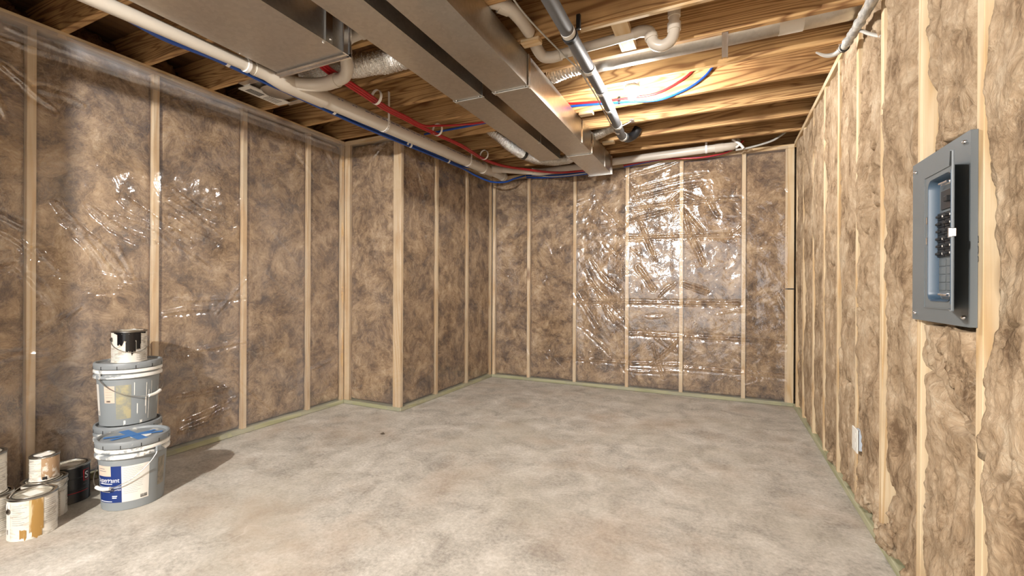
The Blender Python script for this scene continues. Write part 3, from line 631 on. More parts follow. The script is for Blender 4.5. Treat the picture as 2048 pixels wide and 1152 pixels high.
# sink drain with its trap in the bay above the notch
t = empty('trap_pipe', (0, 0, 0), 'white plastic drain with a U-shaped trap hanging between the joists', 'pipe')
Yt = 2.62; r = .028
tube_obj('pipe', [(-.93, Yt, 2.607), (-.6, Yt, 2.620), (-.40, Yt, 2.632)], r, M['pvc'], t, 28)
tube_obj('elbow_fitting', spline([(-1.03, 2.50, 2.66), (-1.03, 2.54, 2.64), (-1.01, 2.60, 2.61), (-.96, Yt, 2.602), (-.90, Yt, 2.604)], 6), .034, M['pvc_fit'], t, 28)
tube_obj('trap_bend', spline([(-.46, Yt, 2.628), (-.42, Yt, 2.633), (-.375, Yt, 2.62), (-.362, Yt, 2.585), (-.345, Yt, 2.545), (-.305, Yt, 2.525), (-.262, Yt, 2.54), (-.243, Yt, 2.575), (-.24, Yt, 2.605)], 6), .031, M['pvc_fit'], t, 28)
tube_obj('coupling', [(-.365, Yt, 2.60), (-.36, Yt, 2.575)], .0355, M['pvc_fit'], t, 28)
tube_obj('coupling', [(-.24, Yt, 2.595), (-.24, Yt, 2.635)], .036, M['pvc_fit'], t, 28)
tube_obj('pipe', [(-.24, Yt, 2.62), (-.24, Yt, 2.84)], r, M['pvc'], t, 28)
tube_obj('coupling', [(-.24, Yt, 2.67), (-.24, Yt, 2.74)], .034, M['pvc'], t, 28)
tube_obj('pipe', spline([(-1.25, 2.02, 2.66), (-1.1, 2.05, 2.655), (-1.02, 2.12, 2.64), (-1.0, 2.24, 2.635), (-1.01, 2.38, 2.645)], 6), .034, M['pvc'], t, 28)
tube_obj('coupling', [(-1.06, 2.085, 2.648), (-1.02, 2.13, 2.642)], .040, M['pvc_fit'], t, 28)
tube_obj('pipe', [(-1.01, 2.36, 2.645), (-1.03, 2.52, 2.66)], .03, M['pvc'], t, 28)
rebase(t, (-.6, Yt, 2.57))

# grey pipe under the joists
t = empty('grey_pipe', (0, 0, 0), 'dark grey pipe banded with pale tape, hanging beside the lit bulb', 'pipe')
P = spline([(-.72, .8, 2.536), (-.735, 1.6, 2.536), (-.745, 2.175, 2.536), (-.758, 3.05, 2.538), (-.802, 3.85, 2.546), (-.82, 4.08, 2.55), (-.80, 4.22, 2.57)], 8)
tube_obj('pipe', P, .036, M['abs'], t, 28)
tube_obj('elbow_fitting', spline([(-.81, 4.17, 2.56), (-.79, 4.25, 2.575), (-.745, 4.29, 2.61), (-.71, 4.30, 2.67)], 6), .041, M['black'], t, 28)
for y in (2.26, 2.68, 3.04, 3.37, 3.76, 4.13):
    q = min(P, key=lambda p: abs(p.y - y)); q2 = Vector((q.x - .001, q.y + .035, q.z)); tube_obj('tape_band', [q, q2], .0385, M['tape_w'], t, 28)
m = MB(); ring_band(m, (-.748, 2.33, 2.536), (0, 1, 0), .036, .043, .03); m.box(-.712, -.690, 2.32, 2.342, 2.56, 2.64, c=.003); m.build('black_hanger', M['black'], t, True)
m = MB(); ring_band(m, (-.815, 3.92, 2.55), (0, 1, 0), .036, .040, .025)
m.tube([(-.79, 3.92, 2.575), (-.73, 3.93, 2.60), (-.70, 3.93, 2.615)], .008, 8); m.box(-.715, -.68, 3.90, 3.96, 2.606, 2.6195); m.box(-.85, -.82, 3.86, 3.90, 2.585, 2.6195); m.build('pipe_bracket', M['steel'], t)
rebase(t, (-.76, 2.5, 2.514))
for k, (pts, rad) in enumerate([([(-.93, 1.7, 2.60), (-.93, 1.99, 2.585), (-.92, 2.17, 2.58), (-.89, 2.40, 2.575), (-.84, 2.73, 2.57), (-.815, 2.9, 2.565)], .0045), ([(-.80, 1.7, 2.585), (-.795, 2.06, 2.58), (-.80, 2.41, 2.575), (-.825, 2.78, 2.565), (-.83, 3.2, 2.565), (-.85, 3.7, 2.56), (-.86, 4.1, 2.56)], .0045)]):
    o = tube_obj('thin_cable', spline(pts, 8), rad, M['cable'], None, 8); tag(o, ['thin pale cable slanting from the right duct to the grey pipe', 'thin pale cable following the left side of the grey pipe'][k], 'cable')

# tubing
def tubing(label, runs, mat, r=.0092, rings=(), hooks=(), nail=None):
    t = empty('water_tubing', (0, 0, 0), label, 'tubing')
    for p in runs: tube_obj('tube', spline(p, 8), r, mat, t, 12)
    for c, rr_, ax in rings:
        m = MB(); ring_band(m, c, ax, rr_ - .003, rr_, .02, 32, -.6, 2 * PI - 1.0); m.build('ring_clip', M['clip'], t, True)
    for c in hooks:
        m = MB(); ring_band(m, c, (0, 1, 0), .022, .026, .02, 20, 0, 1.5 * PI); m.build('hook_clip', M['clip'], t, True)
    for c in (nail or ()):
        m = MB(); ring_band(m, c, (1, 0, 0), .009, .013, .014, 12); m.box(c[0] - .006, c[0] + .006, c[1] - .004, c[1] + .016, c[2] + .008, c[2] + .022); m.build('tube_clamp', M['black'], t)
    return rebase(t, runs[0][0])
def off(p, dx, dz): return [(x + dx, y, z + dz) for x, y, z in p]
RED = [(-2.10, 1.84, 2.508), (-2.19, 1.93, 2.502), (-2.23, 2.06, 2.502), (-2.27, 2.40, 2.503), (-2.32, 2.65, 2.515), (-2.335, 2.9, 2.53), (-2.33, 3.1, 2.53), (-2.31, 3.36, 2.53), (-2.28, 3.7, 2.53), (-2.30, 4.15, 2.53), (-2.23, 4.48, 2.53), (-2.06, 4.78, 2.54), (-1.75, 4.94, 2.51), (-1.4, 4.96, 2.50), (-1.2, 5.08, 2.50)]
tubing('bundle of dark red water tubes looped through white rings under the joists', [RED, off(RED, .021, .004), [(x + .042, y, z + .007) for x, y, z in RED[:7]] + [(-2.24, 3.22, 2.565), (-2.09, 3.37, 2.60), (-1.86, 3.40, 2.60), (-1.4, 3.45, 2.63)]], M['red'], rings=[((-2.255, 2.50, 2.535), .053, (0.15, 1, 0)), ((-2.265, 3.28, 2.553), .053, (.1, 1, 0)), ((-2.245, 4.10, 2.552), .050, (.1, 1, 0))])
BL = [(-2.47, .5, 2.42), (-2.47, 1.01, 2.42), (-2.515, 1.13, 2.42), (-2.55, 1.30, 2.42), (-2.535, 1.43, 2.42), (-2.52, 1.56, 2.42), (-2.54, 1.81, 2.42), (-2.54, 2.08, 2.42), (-2.575, 2.6, 2.435), (-2.585, 3.1, 2.45), (-2.57, 3.64, 2.46), (-2.565, 4.2, 2.47), (-2.55, 4.45, 2.45), (-2.46, 4.66, 2.415), (-2.34, 4.80, 2.43), (-2.27, 4.92, 2.49), (-2.2, 5.06, 2.55)]
tubing('dark blue water tubes running under the thick white drain pipe', [BL, [(-2.49, .5, 2.45), (-2.505, 1.05, 2.45), (-2.497, 1.26, 2.445), (-2.525, 1.56, 2.445)] + off(BL[6:12], -.004, .023) + [(-2.58, 4.5, 2.57)], off(BL[:6], -.022, .004) + off(BL[6:12], -.024, .012)], M['blue'], .0105, hooks=[(-2.53, 1.60, 2.432), (-2.535, 2.37, 2.435), (-2.55, 3.26, 2.452), (-2.555, 3.89, 2.475)])
tubing('pair of tubes, red and blue reversed, crossing from the ring clip to the middle duct', [[(-2.52, 3.44, 2.60), (-2.12, 3.43, 2.60), (-1.87, 3.42, 2.60), (-1.4, 3.46, 2.62)]], M['blue'])['label'] = 'single blue tube crossing level toward the middle duct'
tubing('red tube curving along the joist face behind the lit bulb', [[(-1.2, 3.575, 2.72), (-1.13, 3.572, 2.70), (-.89, 3.57, 2.675), (-.63, 3.57, 2.66), (-.46, 3.57, 2.66), (-.32, 3.57, 2.705), (-.21, 3.57, 2.77), (-.14, 3.572, 2.86)]], M['red'], nail=[(-.735, 3.57, 2.667)])
tubing('blue tube curving along the joist face just below the red one', [[(-1.2, 3.575, 2.68), (-1.10, 3.572, 2.675), (-.89, 3.57, 2.655), (-.63, 3.57, 2.63), (-.43, 3.57, 2.61), (-.25, 3.57, 2.65), (-.14, 3.57, 2.705), (-.07, 3.57, 2.77), (-.02, 3.572, 2.86)]], M['blue'], nail=[(-.735, 3.57, 2.642)])
tubing('red tube sagging below the white pipe at the back wall right of the duct', [[(-1.0, 5.10, 2.55), (-.7, 5.09, 2.57), (-.5, 5.09, 2.565), (-.2, 5.08, 2.54), (.03, 5.08, 2.56), (.13, 5.07, 2.60), (.2, 5.07, 2.66)]], M['red'])
tubing('blue tube beside the red one below the white pipe at the back wall', [[(-1.0, 5.12, 2.54), (-.6, 5.11, 2.575), (-.35, 5.11, 2.56), (-.1, 5.10, 2.545), (.05, 5.10, 2.575), (.1, 5.1, 2.64)]], M['blue'])
tubing('dark blue tubes under the white pipe at the back wall left of the duct', [[(-2.2, 5.10, 2.56), (-1.9, 5.09, 2.53), (-1.6, 5.08, 2.515), (-1.2, 5.1, 2.53)], [(-2.2, 5.12, 2.54), (-1.9, 5.11, 2.51), (-1.6, 5.10, 2.50), (-1.2, 5.12, 2.51)]], M['blue'])
for k, pts in enumerate([[(-2.2, 5.02, 2.58), (-2.0, 5.06, 2.53), (-1.8, 5.06, 2.50), (-1.49, 5.06, 2.50), (-1.15, 5.1, 2.54)], [(.13, 5.0, 2.555), (.26, 5.0, 2.565), (.43, 5.0, 2.60), (.51, 5.0, 2.64), (.59, 5.0, 2.70)], [(.60, 2.78, 2.47), (.62, 2.72, 2.44), (.635, 2.64, 2.38), (.66, 2.56, 2.32)]]):
    o = tube_obj('thin_cable', spline(pts, 8), [.007, .010, .008][k], M['cable'], None, 10); tag(o, ['thin white cable sagging under the back wall pipe left of the duct', 'white cable rising to the joists at the right end of the back wall', 'short grey cable dipping into the wool beside the taped cable bundle'][k], 'cable')
m = MB(); m.tube([(.10, 4.97, 2.66), (.17, 4.97, 2.60), (.20, 4.97, 2.555)], .013, 10); m.tube([(.17, 4.97, 2.60), (.13, 4.97, 2.57)], .011, 10); tag(m.build('tube_bracket', M['clip'], None, True), 'small white bent bracket at the right end of the back wall pipe', 'bracket')

# taped cable bundle by the right wall
t = empty('cable_bundle', (0, 0, 0), 'thick grey taped cable bundle hanging along the right wall top plate', 'cable')
P = spline([(.585, 1.7, 2.43), (.592, 2.1, 2.435), (.598, 2.45, 2.44), (.60, 2.63, 2.448), (.598, 2.80, 2.457), (.59, 2.93, 2.46)], 8)
m = MB(); n = len(P); m.tube(P, .02, 18, rad=[.021 + .003 * math.sin(i * 1.3) + .002 * math.sin(i * 3.1) for i in range(n)]); m.build('taped_bundle', M['cable_dark'], t, True)
tube_obj('loose_end', spline([(.59, 2.93, 2.46), (.56, 2.97, 2.455), (.52, 2.98, 2.462), (.475, 2.97, 2.485)], 6), .013, M['cable'], t, 14, rad=[.014 - .010 * (i / 18) ** 2 for i in range(19)])
tube_obj('cable_tie', [(.595, 2.905, 2.459), (.59, 2.925, 2.46)], .024, M['ink'], t, 18)
tube_obj('cable_strand', spline([(.625, 1.8, 2.45), (.628, 2.3, 2.46), (.632, 2.62, 2.47), (.60, 2.85, 2.47)], 8), .006, M['cable'], t, 8)
rebase(t, (.6, 2.6, 2.42))

# bare bulb
t = empty('ceiling_light', (0, 0, 0), 'bare round bulb glowing in a white porcelain holder under the joists', 'light')
bx, by, bz = BULB
m = MB(); m.lathe([(.001, .066), (.05, .066), (.056, .060), (.057, .050), (.045, .044), (.026, .040), (.022, .030), (.021, .022), (.001, .022)], 32, M=Matrix.Translation((bx, by, bz))); m.build('porcelain_holder', M['porcelain'], t, True)
m = MB(); sphere(m, BULB, .030, 24); m.build('bulb', M['bulb'], t, True)
m = MB(); m.box(bx - .05, bx + .05, 3.222, by + .05, bz + .066, bz + .11, c=.004); m.build('junction_box', M['steel'], t)
rebase(t, BULB)
for BULB2, lb_ in ((BULB2, 'second bare bulb in a holder behind the viewpoint, out of the picture'),):
    t = empty('ceiling_light', (0, 0, 0), lb_, 'light')
    m = MB(); sphere(m, BULB2, .030, 24); m.build('bulb', M['bulb2'], t, True)
    m = MB(); m.lathe([(.001, .066), (.05, .066), (.057, .050), (.026, .040), (.021, .022), (.001, .022)], 32, M=Matrix.Translation(BULB2)); m.build('porcelain_holder', M['porcelain'], t, True)
    tube_obj('cord', [(BULB2[0], BULB2[1], BULB2[2] + .066), (BULB2[0], BULB2[1], 2.85)], .004, M['cable'], t, 8)
    rebase(t, BULB2)

# exhaust fan housing
t = empty('fan_housing', (0, 0, 0), 'metal fan housing with a white printed label, fixed between joists over the left wall', 'fan')
m = MB(); m.box(-3.15, -2.86, 2.11, 2.42, 2.63, 2.84, c=.006); m.build('housing_box', M['galv'], t)
m = MB(); m.lathe([(.10, 0), (.115, .01), (.10, .02), (.06, .03), (.001, .03)], 32, M=Matrix.Translation((-2.99, 2.27, 2.622)) @ Matrix.Rotation(PI, 4, 'X')); m.build('inlet_ring', M['galv'], t, True)
for b_ in ((-3.12, -2.90, 2.05, 2.10), (-3.12, -2.96, 2.43, 2.475)):
    m = MB(); m.box(*b_, 2.612, 2.6195, c=.001); m.build('mounting_tab', M['galv_bright'], t)
m = MB(); m.box(-3.19, -3.065, 2.10, 2.43, 2.604, 2.612); m.build('label_plate', M['label_w'], t)
m = MB()
for i in range(12):
    for j in range(3): m.box(-3.165 + j * .022, -3.147 + j * .022, 2.135 + i * .0095, 2.1395 + i * .0095, 2.6025, 2.604)
for i in range(8): m.box(-3.17, -3.09, 2.28 + i * .014, 2.283 + i * .014, 2.6028, 2.604)
m.build('printed_code', M['ink'], t); rebase(t, (-3.0, 2.27, 2.60))

# ================================================================== RIGHT WALL FITTINGS
def rrect(y0, y1, z0, z1, r, n=6):
    P = []
    for cy, cz, a in ((y1 - r, z1 - r, 0), (y0 + r, z1 - r, 90), (y0 + r, z0 + r, 180), (y1 - r, z0 + r, 270)):
        for k in range(n + 1):
            b = math.radians(a + 90 * k / n); P.append((cy + r * math.cos(b), cz + r * math.sin(b)))
    return P
t = empty('breaker_panel', (0, 0, 0), 'blue-grey electrical breaker panel on the right wall with its door swung open', 'breaker panel')
XF = .638
o_ = rrect(1.690, 2.108, 1.058, 1.618, .002); i_ = rrect(1.803, 1.972, 1.127, 1.530, .028); n = len(o_)
m = MB(); v = [(XF, *p) for p in o_] + [(XF, *p) for p in i_] + [(XF + .016, *p) for p in o_]
f = [(k, (k + 1) % n, n + (k + 1) % n, n + k) for k in range(n)] + [(k, 2 * n + k, 2 * n + (k + 1) % n, (k + 1) % n) for k in range(n)]
m.add(v, f); m.build('cover_plate', M['panel'], t)
ii = rrect(1.806, 1.969, 1.130, 1.527, .026)
m = MB(); v = [(XF - .002, *p) for p in i_] + [(XF + .002, *p) for p in ii] + [(XF + .028, *p) for p in rrect(1.810, 1.965, 1.134, 1.523, .024)]
f = [(k + a * n, (k + 1) % n + a * n, n * (a + 1) + (k + 1) % n, n * (a + 1) + k) for a in (0, 1) for k in range(n)]
m.add(v, f); m.build('recess_wall', M['panel_in'], t, True)
XD = XF + .027
m = MB(); m.box(XD, XD + .004, 1.808, 1.967, 1.132, 1.525); m.build('dead_front', M['panel'], t)
m = MB()
for a, b, c, d in ((1.787, 1.790, 1.103, 1.549), (1.997, 2.0, 1.103, 1.549), (1.787, 2.0, 1.103, 1.106), (1.787, 2.0, 1.546, 1.549)): m.box(XF - .0025, XF, a, b, c, d)
m.build('door_frame', M['panel'], t)
# main breaker
m = MB(); m.box(XD - .004, XD, 1.860, 1.946, 1.428, 1.490, c=.001); mbk = m.build('main_breaker', simple('smoky_breaker', srgb(52, 46, 42), .35), t)
m = MB(); m.box(XD - .016, XD - .004, 1.872, 1.895, 1.448, 1.466, c=.002); m.build('switch_lever', M['black'], mbk)
for col, (ya, yb) in enumerate(((1.916, 1.962), (1.862, 1.908))):
    for r_ in range(6):
        zt = 1.418 - r_ * .0245; two = (col == 0 and r_ in (1, 2))
        m = MB(); m.box(XD - .007, XD, ya, yb, zt - .0225, zt, c=.001); b = m.build('breaker', M['black'], t)
        m = MB(); m.box(XD - .016, XD - .007, (ya + yb) / 2 - .004, yb - .008 if r_ % 2 else (ya + yb) / 2 + .012, zt - .016, zt - .008, c=.0015); m.build('switch_lever', M['ink'], b)
        if not two:
            m = MB(); m.box(XD - .0078, XD - .007, ya + .004, ya + .012, zt - .015, zt - .009); m.build('rating_mark', M['label_w'], b)
    for r_ in range(4):
        zt = 1.266 - r_ * .0265; m = MB(); m.box(XD - .0025, XD, ya, yb, zt - .0235, zt, c=.001); m.build('blank_filler', M['panel'], t)
for zc in (1.505, 1.148):
    m = MB(); m.box(XF + .008, XF + .014, 1.835, 1.905, zc - .006, zc + .006, c=.002); m.tube([(XF + .004, 1.84, zc), (XF + .004, 1.90, zc + .002)], .004, 8); m.build('latch_rod', M['steel'], t, True)
for zc in (1.40, 1.33):
    m = MB(); m.box(XF - .003, XF + .003, 1.974, 1.984, zc - .012, zc + .012, c=.001); m.build('catch_slot', M['steel'], t)
for y, z in ((2.07, 1.585), (1.715, 1.59), (2.07, 1.082), (1.715, 1.085)):
    m = MB(); sphere(m, (XF - .003, y, z), .0075, 12, .8); m.build('screw', M['steel'], t, True)
# open door: hinge on the near side of the opening
hx, hy = XF - .002, 1.792; tx, ty = -.322, -.9467; L = .20; nx, ny = ty, -tx
m = MB(); Mx = Matrix(((tx, nx, 0, hx), (ty, ny, 0, hy), (0, 0, 1, 0), (0, 0, 0, 1)))
m.box(0, L, -.001, .0015, 1.107, 1.545, Mx); m.box(L - .0015, L, -.001, .005, 1.107, 1.545, Mx); m.box(0, L, -.001, .008, 1.107, 1.109, Mx); m.box(0, L, -.001, .008, 1.543, 1.545, Mx)
dr = m.build('door', M['panel'], t)
m = MB(); m.box(L - .030, L + .002, .001, .012, 1.308, 1.334, Mx, .002); m.box(L - .010, L + .004, -.005, .003, 1.310, 1.332, Mx, .001); m.build('door_latch', M['steel'], dr)
m = MB(); m.tube([Mx @ Vector((0, .002, 1.12)), Mx @ Vector((0, .002, 1.53))], .003, 8); m.build('hinge', M['panel_in'], dr)
rebase(t, (XF + .01, 1.9, 1.058))

t = empty('outlet_box', (0, 0, 0), 'small white electrical box low on the right wall stud', 'outlet box')
m = MB(); m.box(.626, .632, 2.778, 2.872, .335, .455, c=.002); pl = m.build('cover_plate', M['porcelain'], t)
m = MB(); m.box(.632, .705, 2.79, 2.862, .345, .445, c=.003); m.build('box_body', simple('pale_blue_box', srgb(196, 206, 218), .5), t)
for z in (.372, .418):
    m = MB(); m.box(.6248, .6262, 2.808, 2.842, z - .014, z + .014, c=.0006); m.build('socket_face', M['porcelain'], t)
rebase(t, (.66, 2.825, .335))

# ================================================================== TEXT
def text_mesh(s, size, align='CENTER', bold=0.):
    cu = D.curves.new('txt', 'FONT'); cu.body = s; cu.size = size; cu.align_x = align; cu.offset = bold
    o = D.objects.new('txt', cu); COL.objects.link(o); bpy.context.view_layer.update()
    me = D.meshes.new_from_object(o.evaluated_get(bpy.context.evaluated_depsgraph_get())); D.objects.remove(o)
    v = [tuple(p.co) for p in me.vertices]; f = [tuple(p.vertices) for p in me.polygons]; D.meshes.remove(me); return v, f
m = MB(); v, f = text_mesh('SUB', .045)
m.add([(.6545, 1.687 + .0 + p[1] * .55, 1.28 + p[0]) for p in v], f); m.build('handwriting', M['ink'], wx)
m = MB(); v, f = text_mesh('SUB', .05)

# ================================================================== BUCKETS AND CANS
def face_cam(x, y): return math.atan2(-y, -x)
def patch(name, rf, a0, a1, z0, z1, mat, par, off=.0008, seg=14, rag=0, seed=0):
    m = MB(); v = []; f = []; k = 6 if rag else 3; rr = random.Random(seed)
    jb = [rr.uniform(-1, 1) for _ in range(seg + 1)]; jt = [rr.uniform(-1, 1) for _ in range(seg + 1)]
    for i in range(seg + 1):
        a = math.radians(a0 + (a1 - a0) * i / seg); lo = z0 + rag * jb[i]; hi = z1 + rag * jt[i] * .4
        for j in range(k):
            z = lo + (hi - lo) * j / (k - 1); r = rf(z) + off; v.append((r * math.cos(a), r * math.sin(a), z))
    for i in range(seg):
        for j in range(k - 1): f.append((i * k + j, (i + 1) * k + j, (i + 1) * k + j + 1, i * k + j + 1))
    m.add(v, f); return m.build(name, mat, par, True)
def wrap_text(name, s, size, a, z, rf, mat, par, off=.0014, align='CENTER', bold=0., sx=1.0):
    v, f = text_mesh(s, size, align, bold); out = []
    for p in v:
        r = rf(z) + off; th = math.radians(a) + p[0] * sx / r; out.append((r * math.cos(th), r * math.sin(th), z + p[1]))
    m = MB(); m.add(out, f); return m.build(name, mat, par)
def lines(name, rf, a0, a1, z0, z1, n, mat, par, seed=1, off=.0013, h=.0012):
    rr = random.Random(seed); m = MB()
    for i in range(n):
        z = z1 - (z1 - z0) * (i + .5) / n; b = a0 + (a1 - a0) * rr.uniform(.55, 1); r = rf(z) + off; k = 5
        v = []
        for q in range(k + 1):
            a = math.radians(a0 + (b - a0) * q / k); v += [(r * math.cos(a), r * math.sin(a), z - h / 2), (r * math.cos(a), r * math.sin(a), z + h / 2)]
        m.add(v, [(2 * q, 2 * q + 2, 2 * q + 3, 2 * q + 1) for q in range(k)])
    return m.build(name, mat, par)
def barcode(rf, a, z, par, n=9, h=.016, w_=1.0):
    m = MB(); rr = random.Random(n)
    x = a
    for i in range(n):
        d = rr.uniform(.35, .9) * w_; r = rf(z) + .0016; v = []
        for aa in (x, x + d):
            b = math.radians(aa); v += [(r * math.cos(b), r * math.sin(b), z), (r * math.cos(b), r * math.sin(b), z + h)]
        m.add(v, [(0, 2, 3, 1)]); x += d + rr.uniform(.35, .8) * w_
    return m.build('barcode', M['ink'], par)
def bail(par, R, a_ear, z0, drop, grip=True, up=False, back=0., rw=.0022, gm=90, gmat=None):
    P = []
    for i in range(37):
        s = PI * i / 36
        if not up:
            a = math.radians(a_ear) + s; P.append(Vector((R * math.cos(a), R * math.sin(a), z0 - drop * math.sin(s) ** .75)))
        else:
            e = math.radians(a_ear); e1 = Vector((math.cos(e), math.sin(e), 0)); e2 = Vector((-math.sin(e), math.cos(e), 0))
            P.append(e1 * R * math.cos(s) + (e2 * math.cos(back) * R * 1.0 + Vector((0, 0, math.sin(back) * R * 1.15))) * math.sin(s) + Vector((0, 0, z0)))
    b = tube_obj('bail_wire', P, rw, M['wire'], par, 8)
    if grip:
        c = int(36 * gm / 180); tube_obj('grip', P[c - 3:c + 4], .009, gmat or M['porcelain'], b, 12)
    return b
def ear(par, R, a, z, mat, w_=.014, h=.03):
    m = MB(); Mx = Matrix.Rotation(math.radians(a), 4, 'Z') @ Matrix.Translation((R, 0, z)); m.box(-.004, .008, -w_, w_, -h / 2, h / 2, Mx, .003); return m.build('ear', mat, par)

def bucket(x, y, z, label, rz=0.):
    t = empty('plastic_bucket', (x, y, z), label, 'bucket', None, face_cam(x, y) + rz)
    rf = lambda q: .131 + .016 * q / .33
    m = MB(); m.lathe([(.001, .004), (.120, .004), (.126, 0), (.131, .002), (rf(.33), .33)], 64); m.build('bucket_body', M['bucket'], t, True)
    for z0 in (.272, .302):
        m = MB(); m.lathe([(rf(z0), z0), (.158, z0 + .002), (.159, z0 + .012), (.157, z0 + .018), (rf(z0 + .02), z0 + .021)], 64); m.build('rim_band', M['bucket_rib'], t, True)
    m = MB(); m.lathe([(.150, .326), (.1575, .327), (.159, .333), (.159, .352), (.156, .360), (.148, .362), (.143, .358), (.141, .350), (.05, .351), (.001, .352)], 64); lid = m.build('lid', M['bucket_lid'], t, True)
    m = MB()
    for k in range(12):
        a = math.radians(k * 30 + 11); m.box(.1575, .1602, -.0015, .0015, .327, .345, Matrix.Rotation(a, 4, 'Z'))
    m.build('lid_notch', M['ink'], lid)['kind'] = 'stuff'
    return t, rf, lid
# front bucket with the printed label
b1, rf, lid = bucket(-2.90, 1.335, 0, 'grey bucket on the floor with blue and white label and blue tape cross on lid')
lb = patch('blue_label', rf, -74, -20, .045, .236, M['navy'], b1)
wrap_text('label_text', 'SuperPaint', .033, -48, .152, rf, M['whitetext'], lb, .0016, 'CENTER', 0., .84)
wrap_text('label_text', 'INTERIOR ACRYLIC LATEX', .0105, -47, .108, rf, M['whitetext'], lb, .0016)
lines('label_print', rf, -66, -30, .096, .106, 1, M['whitetext'], lb, 4, .0016, .003); lines('label_print', rf, -68, -34, .138, .150, 1, M['whitetext'], lb, 6, .0016, .004)
lines('label_print', rf, -38, -24, .066, .084, 2, M['whitetext'], lb, 7, .0016, .005); lines('label_print', rf, -70, -22, .048, .056, 1, M['whitetext'], lb, 8, .0016, .003)
patch('label_stripe', rf, -72, -20, .120, .130, simple('pale_blue_stripe', srgb(150, 160, 184), .5), lb, .0014)
bs = patch('beige_sticker', rf, -73, -39, .184, .238, M['beige'], b1, .0018)
lines('sticker_print', rf, -68, -44, .205, .228, 2, M['print'], bs, 3, .0024, .003)
lw = patch('white_label', rf, -20, 27, .045, .232, M['label_w'], b1)
lines('label_print', rf, -17, 22, .085, .225, 15, M['print'], lw, 12, .0013, .0011); barcode(rf, 12, .052, lw, 10, .018)
patch('mottled_patch', rf, 46, 66, .085, .235, splotch('mottled_grey_brown', srgb(142, 134, 120), srgb(112, 108, 98), 20, .45, .6), b1)  # mottled grey-brown patch on the right flank
bail(b1, .160, 40 - 180, .292, .165); ear(b1, .157, 40, .292, M['bucket']); ear(b1, .157, 220, .292, M['bucket'])
for a, l_, w_, dz in ((20, .26, .022, 0), (112, .20, .013, .0009), (80, .25, .013, .0018)):
    m = MB(); m.box(-l_ / 2, l_ / 2, -w_, w_, .3526 + dz, .3533 + dz, Matrix.Rotation(math.radians(a), 4, 'Z')); m.build('painters_tape', M['tapeblue'], lid)
m = MB(); m.lathe([(.001, .3524), (.045, .3524)], 24, M=Matrix.Translation((.03, .03, 0))); m.build('dried_paint', M['whitepaint'], lid)
m = MB()
for a, z in ((14, .286), (22, .289), (14, .306)): sphere(m, (.160 * math.cos(math.radians(a)), .160 * math.sin(math.radians(a)), z), .005, 8)
m.build('paint_spot', M['whitepaint'], b1)
# stack behind
b2, rf, _ = bucket(-3.215, 1.455, 0, 'grey bucket mostly hidden behind the labelled one, under the paint-streaked bucket', .6)
b3, rf, _ = bucket(-3.205, 1.450, .364, 'grey bucket streaked with white paint, upper one of the stack, small can on top')
patch('side_label', rf, -80, -66, .06, .24, M['label_w'], b3); barcode(rf, -74, .07, b3, 4, .03)
bs = patch('beige_sticker', rf, -49, -26, .135, .232, M['beige'], b3); lines('sticker_print', rf, -46, -30, .16, .22, 4, M['print'], bs, 5); barcode(rf, -44, .14, bs, 9, .01, .9)
patch('mottled_patch', rf, -24, 4, .04, .235, splotch('faded_label', srgb(142, 142, 128), srgb(170, 160, 126), 26, .45, .6), b3)
rr = random.Random(3)
for a, zb, zt_, w_ in ((10, .17, .245, 1.4), (16, .06, .12, 2.2), (34, .05, .235, 1.6), (40, .02, .19, 1.3), (33, .10, .15, 3.0), (46, .16, .24, 1.0), (-8, .005, .03, 4.0), (24, .005, .02, 5.0)):
    patch('paint_drip', rf, a - w_ / 2, a + w_ / 2, zb, zt_, M['whitepaint'], b3, .0016, 5, .006, int(a + 90))
bail(b3, .160, -56, .288, .13, gm=108); ear(b3, .157, -56, .288, M['bucket_rib']); ear(b3, .157, 124, .288, M['bucket'])

def can(x, y, z, label, r=.0825, h=.19, body=None, rz=0., lidmat=None):
    t = empty('paint_can', (x, y, z), label, 'paint can', None, face_cam(x, y) + rz)
    rf = lambda q: r
    m = MB(); m.lathe([(.001, .004), (r - .004, .004), (r - .001, 0), (r + .0015, .001), (r + .0015, .004), (r, .006), (r, h * .33), (r + .0012, h * .335), (r, h * .34), (r, h * .66), (r + .0012, h * .665), (r, h * .67), (r, h - .008)], 56); m.build('can_body', body or M['can_paper'], t, True)
    m = MB(); m.lathe([(r, h - .010), (r + .003, h - .008), (r + .003, h - .001), (r, h + .001), (r - .008, h), (r - .010, h - .006), (r - .014, h - .006), (r - .016, h - .001)], 56); m.build('rim', M['can_rim'], t, True)
    m = MB(); m.lathe([(r - .016, h - .001), (r - .020, h - .001), (r - .023, h - .005), (r * .5, h - .005), (.001, h - .0045)], 56); lid = m.build('lid', lidmat or M['can_lid'], t, True)
    return t, rf, lid
def canear(t, r, a, z):
    m = MB(); Mx = Matrix.Rotation(math.radians(a), 4, 'Z') @ Matrix.Translation((r, 0, z)) @ Matrix.Rotation(PI / 2, 4, 'Y'); m.lathe([(.014, 0), (.013, .004), (.007, .008), (.001, .009)], 20, M=Mx); return m.build('ear', M['can_rim'], t, True)
c1, rf, lid = can(-2.94, .954, 0, 'white paint can in front on the floor with an ochre paint run down its side')
patch('paint_run', rf, -8, 24, .035, .182, M['drip'], c1, .0016, 14, .012, 3); patch('paint_run', rf, -30, -14, .006, .05, M['drip'], c1, .0016, 8, .010, 5); patch('paint_run', rf, -2, 20, .006, .05, M['drip'], c1, .0017, 8, .008, 6)
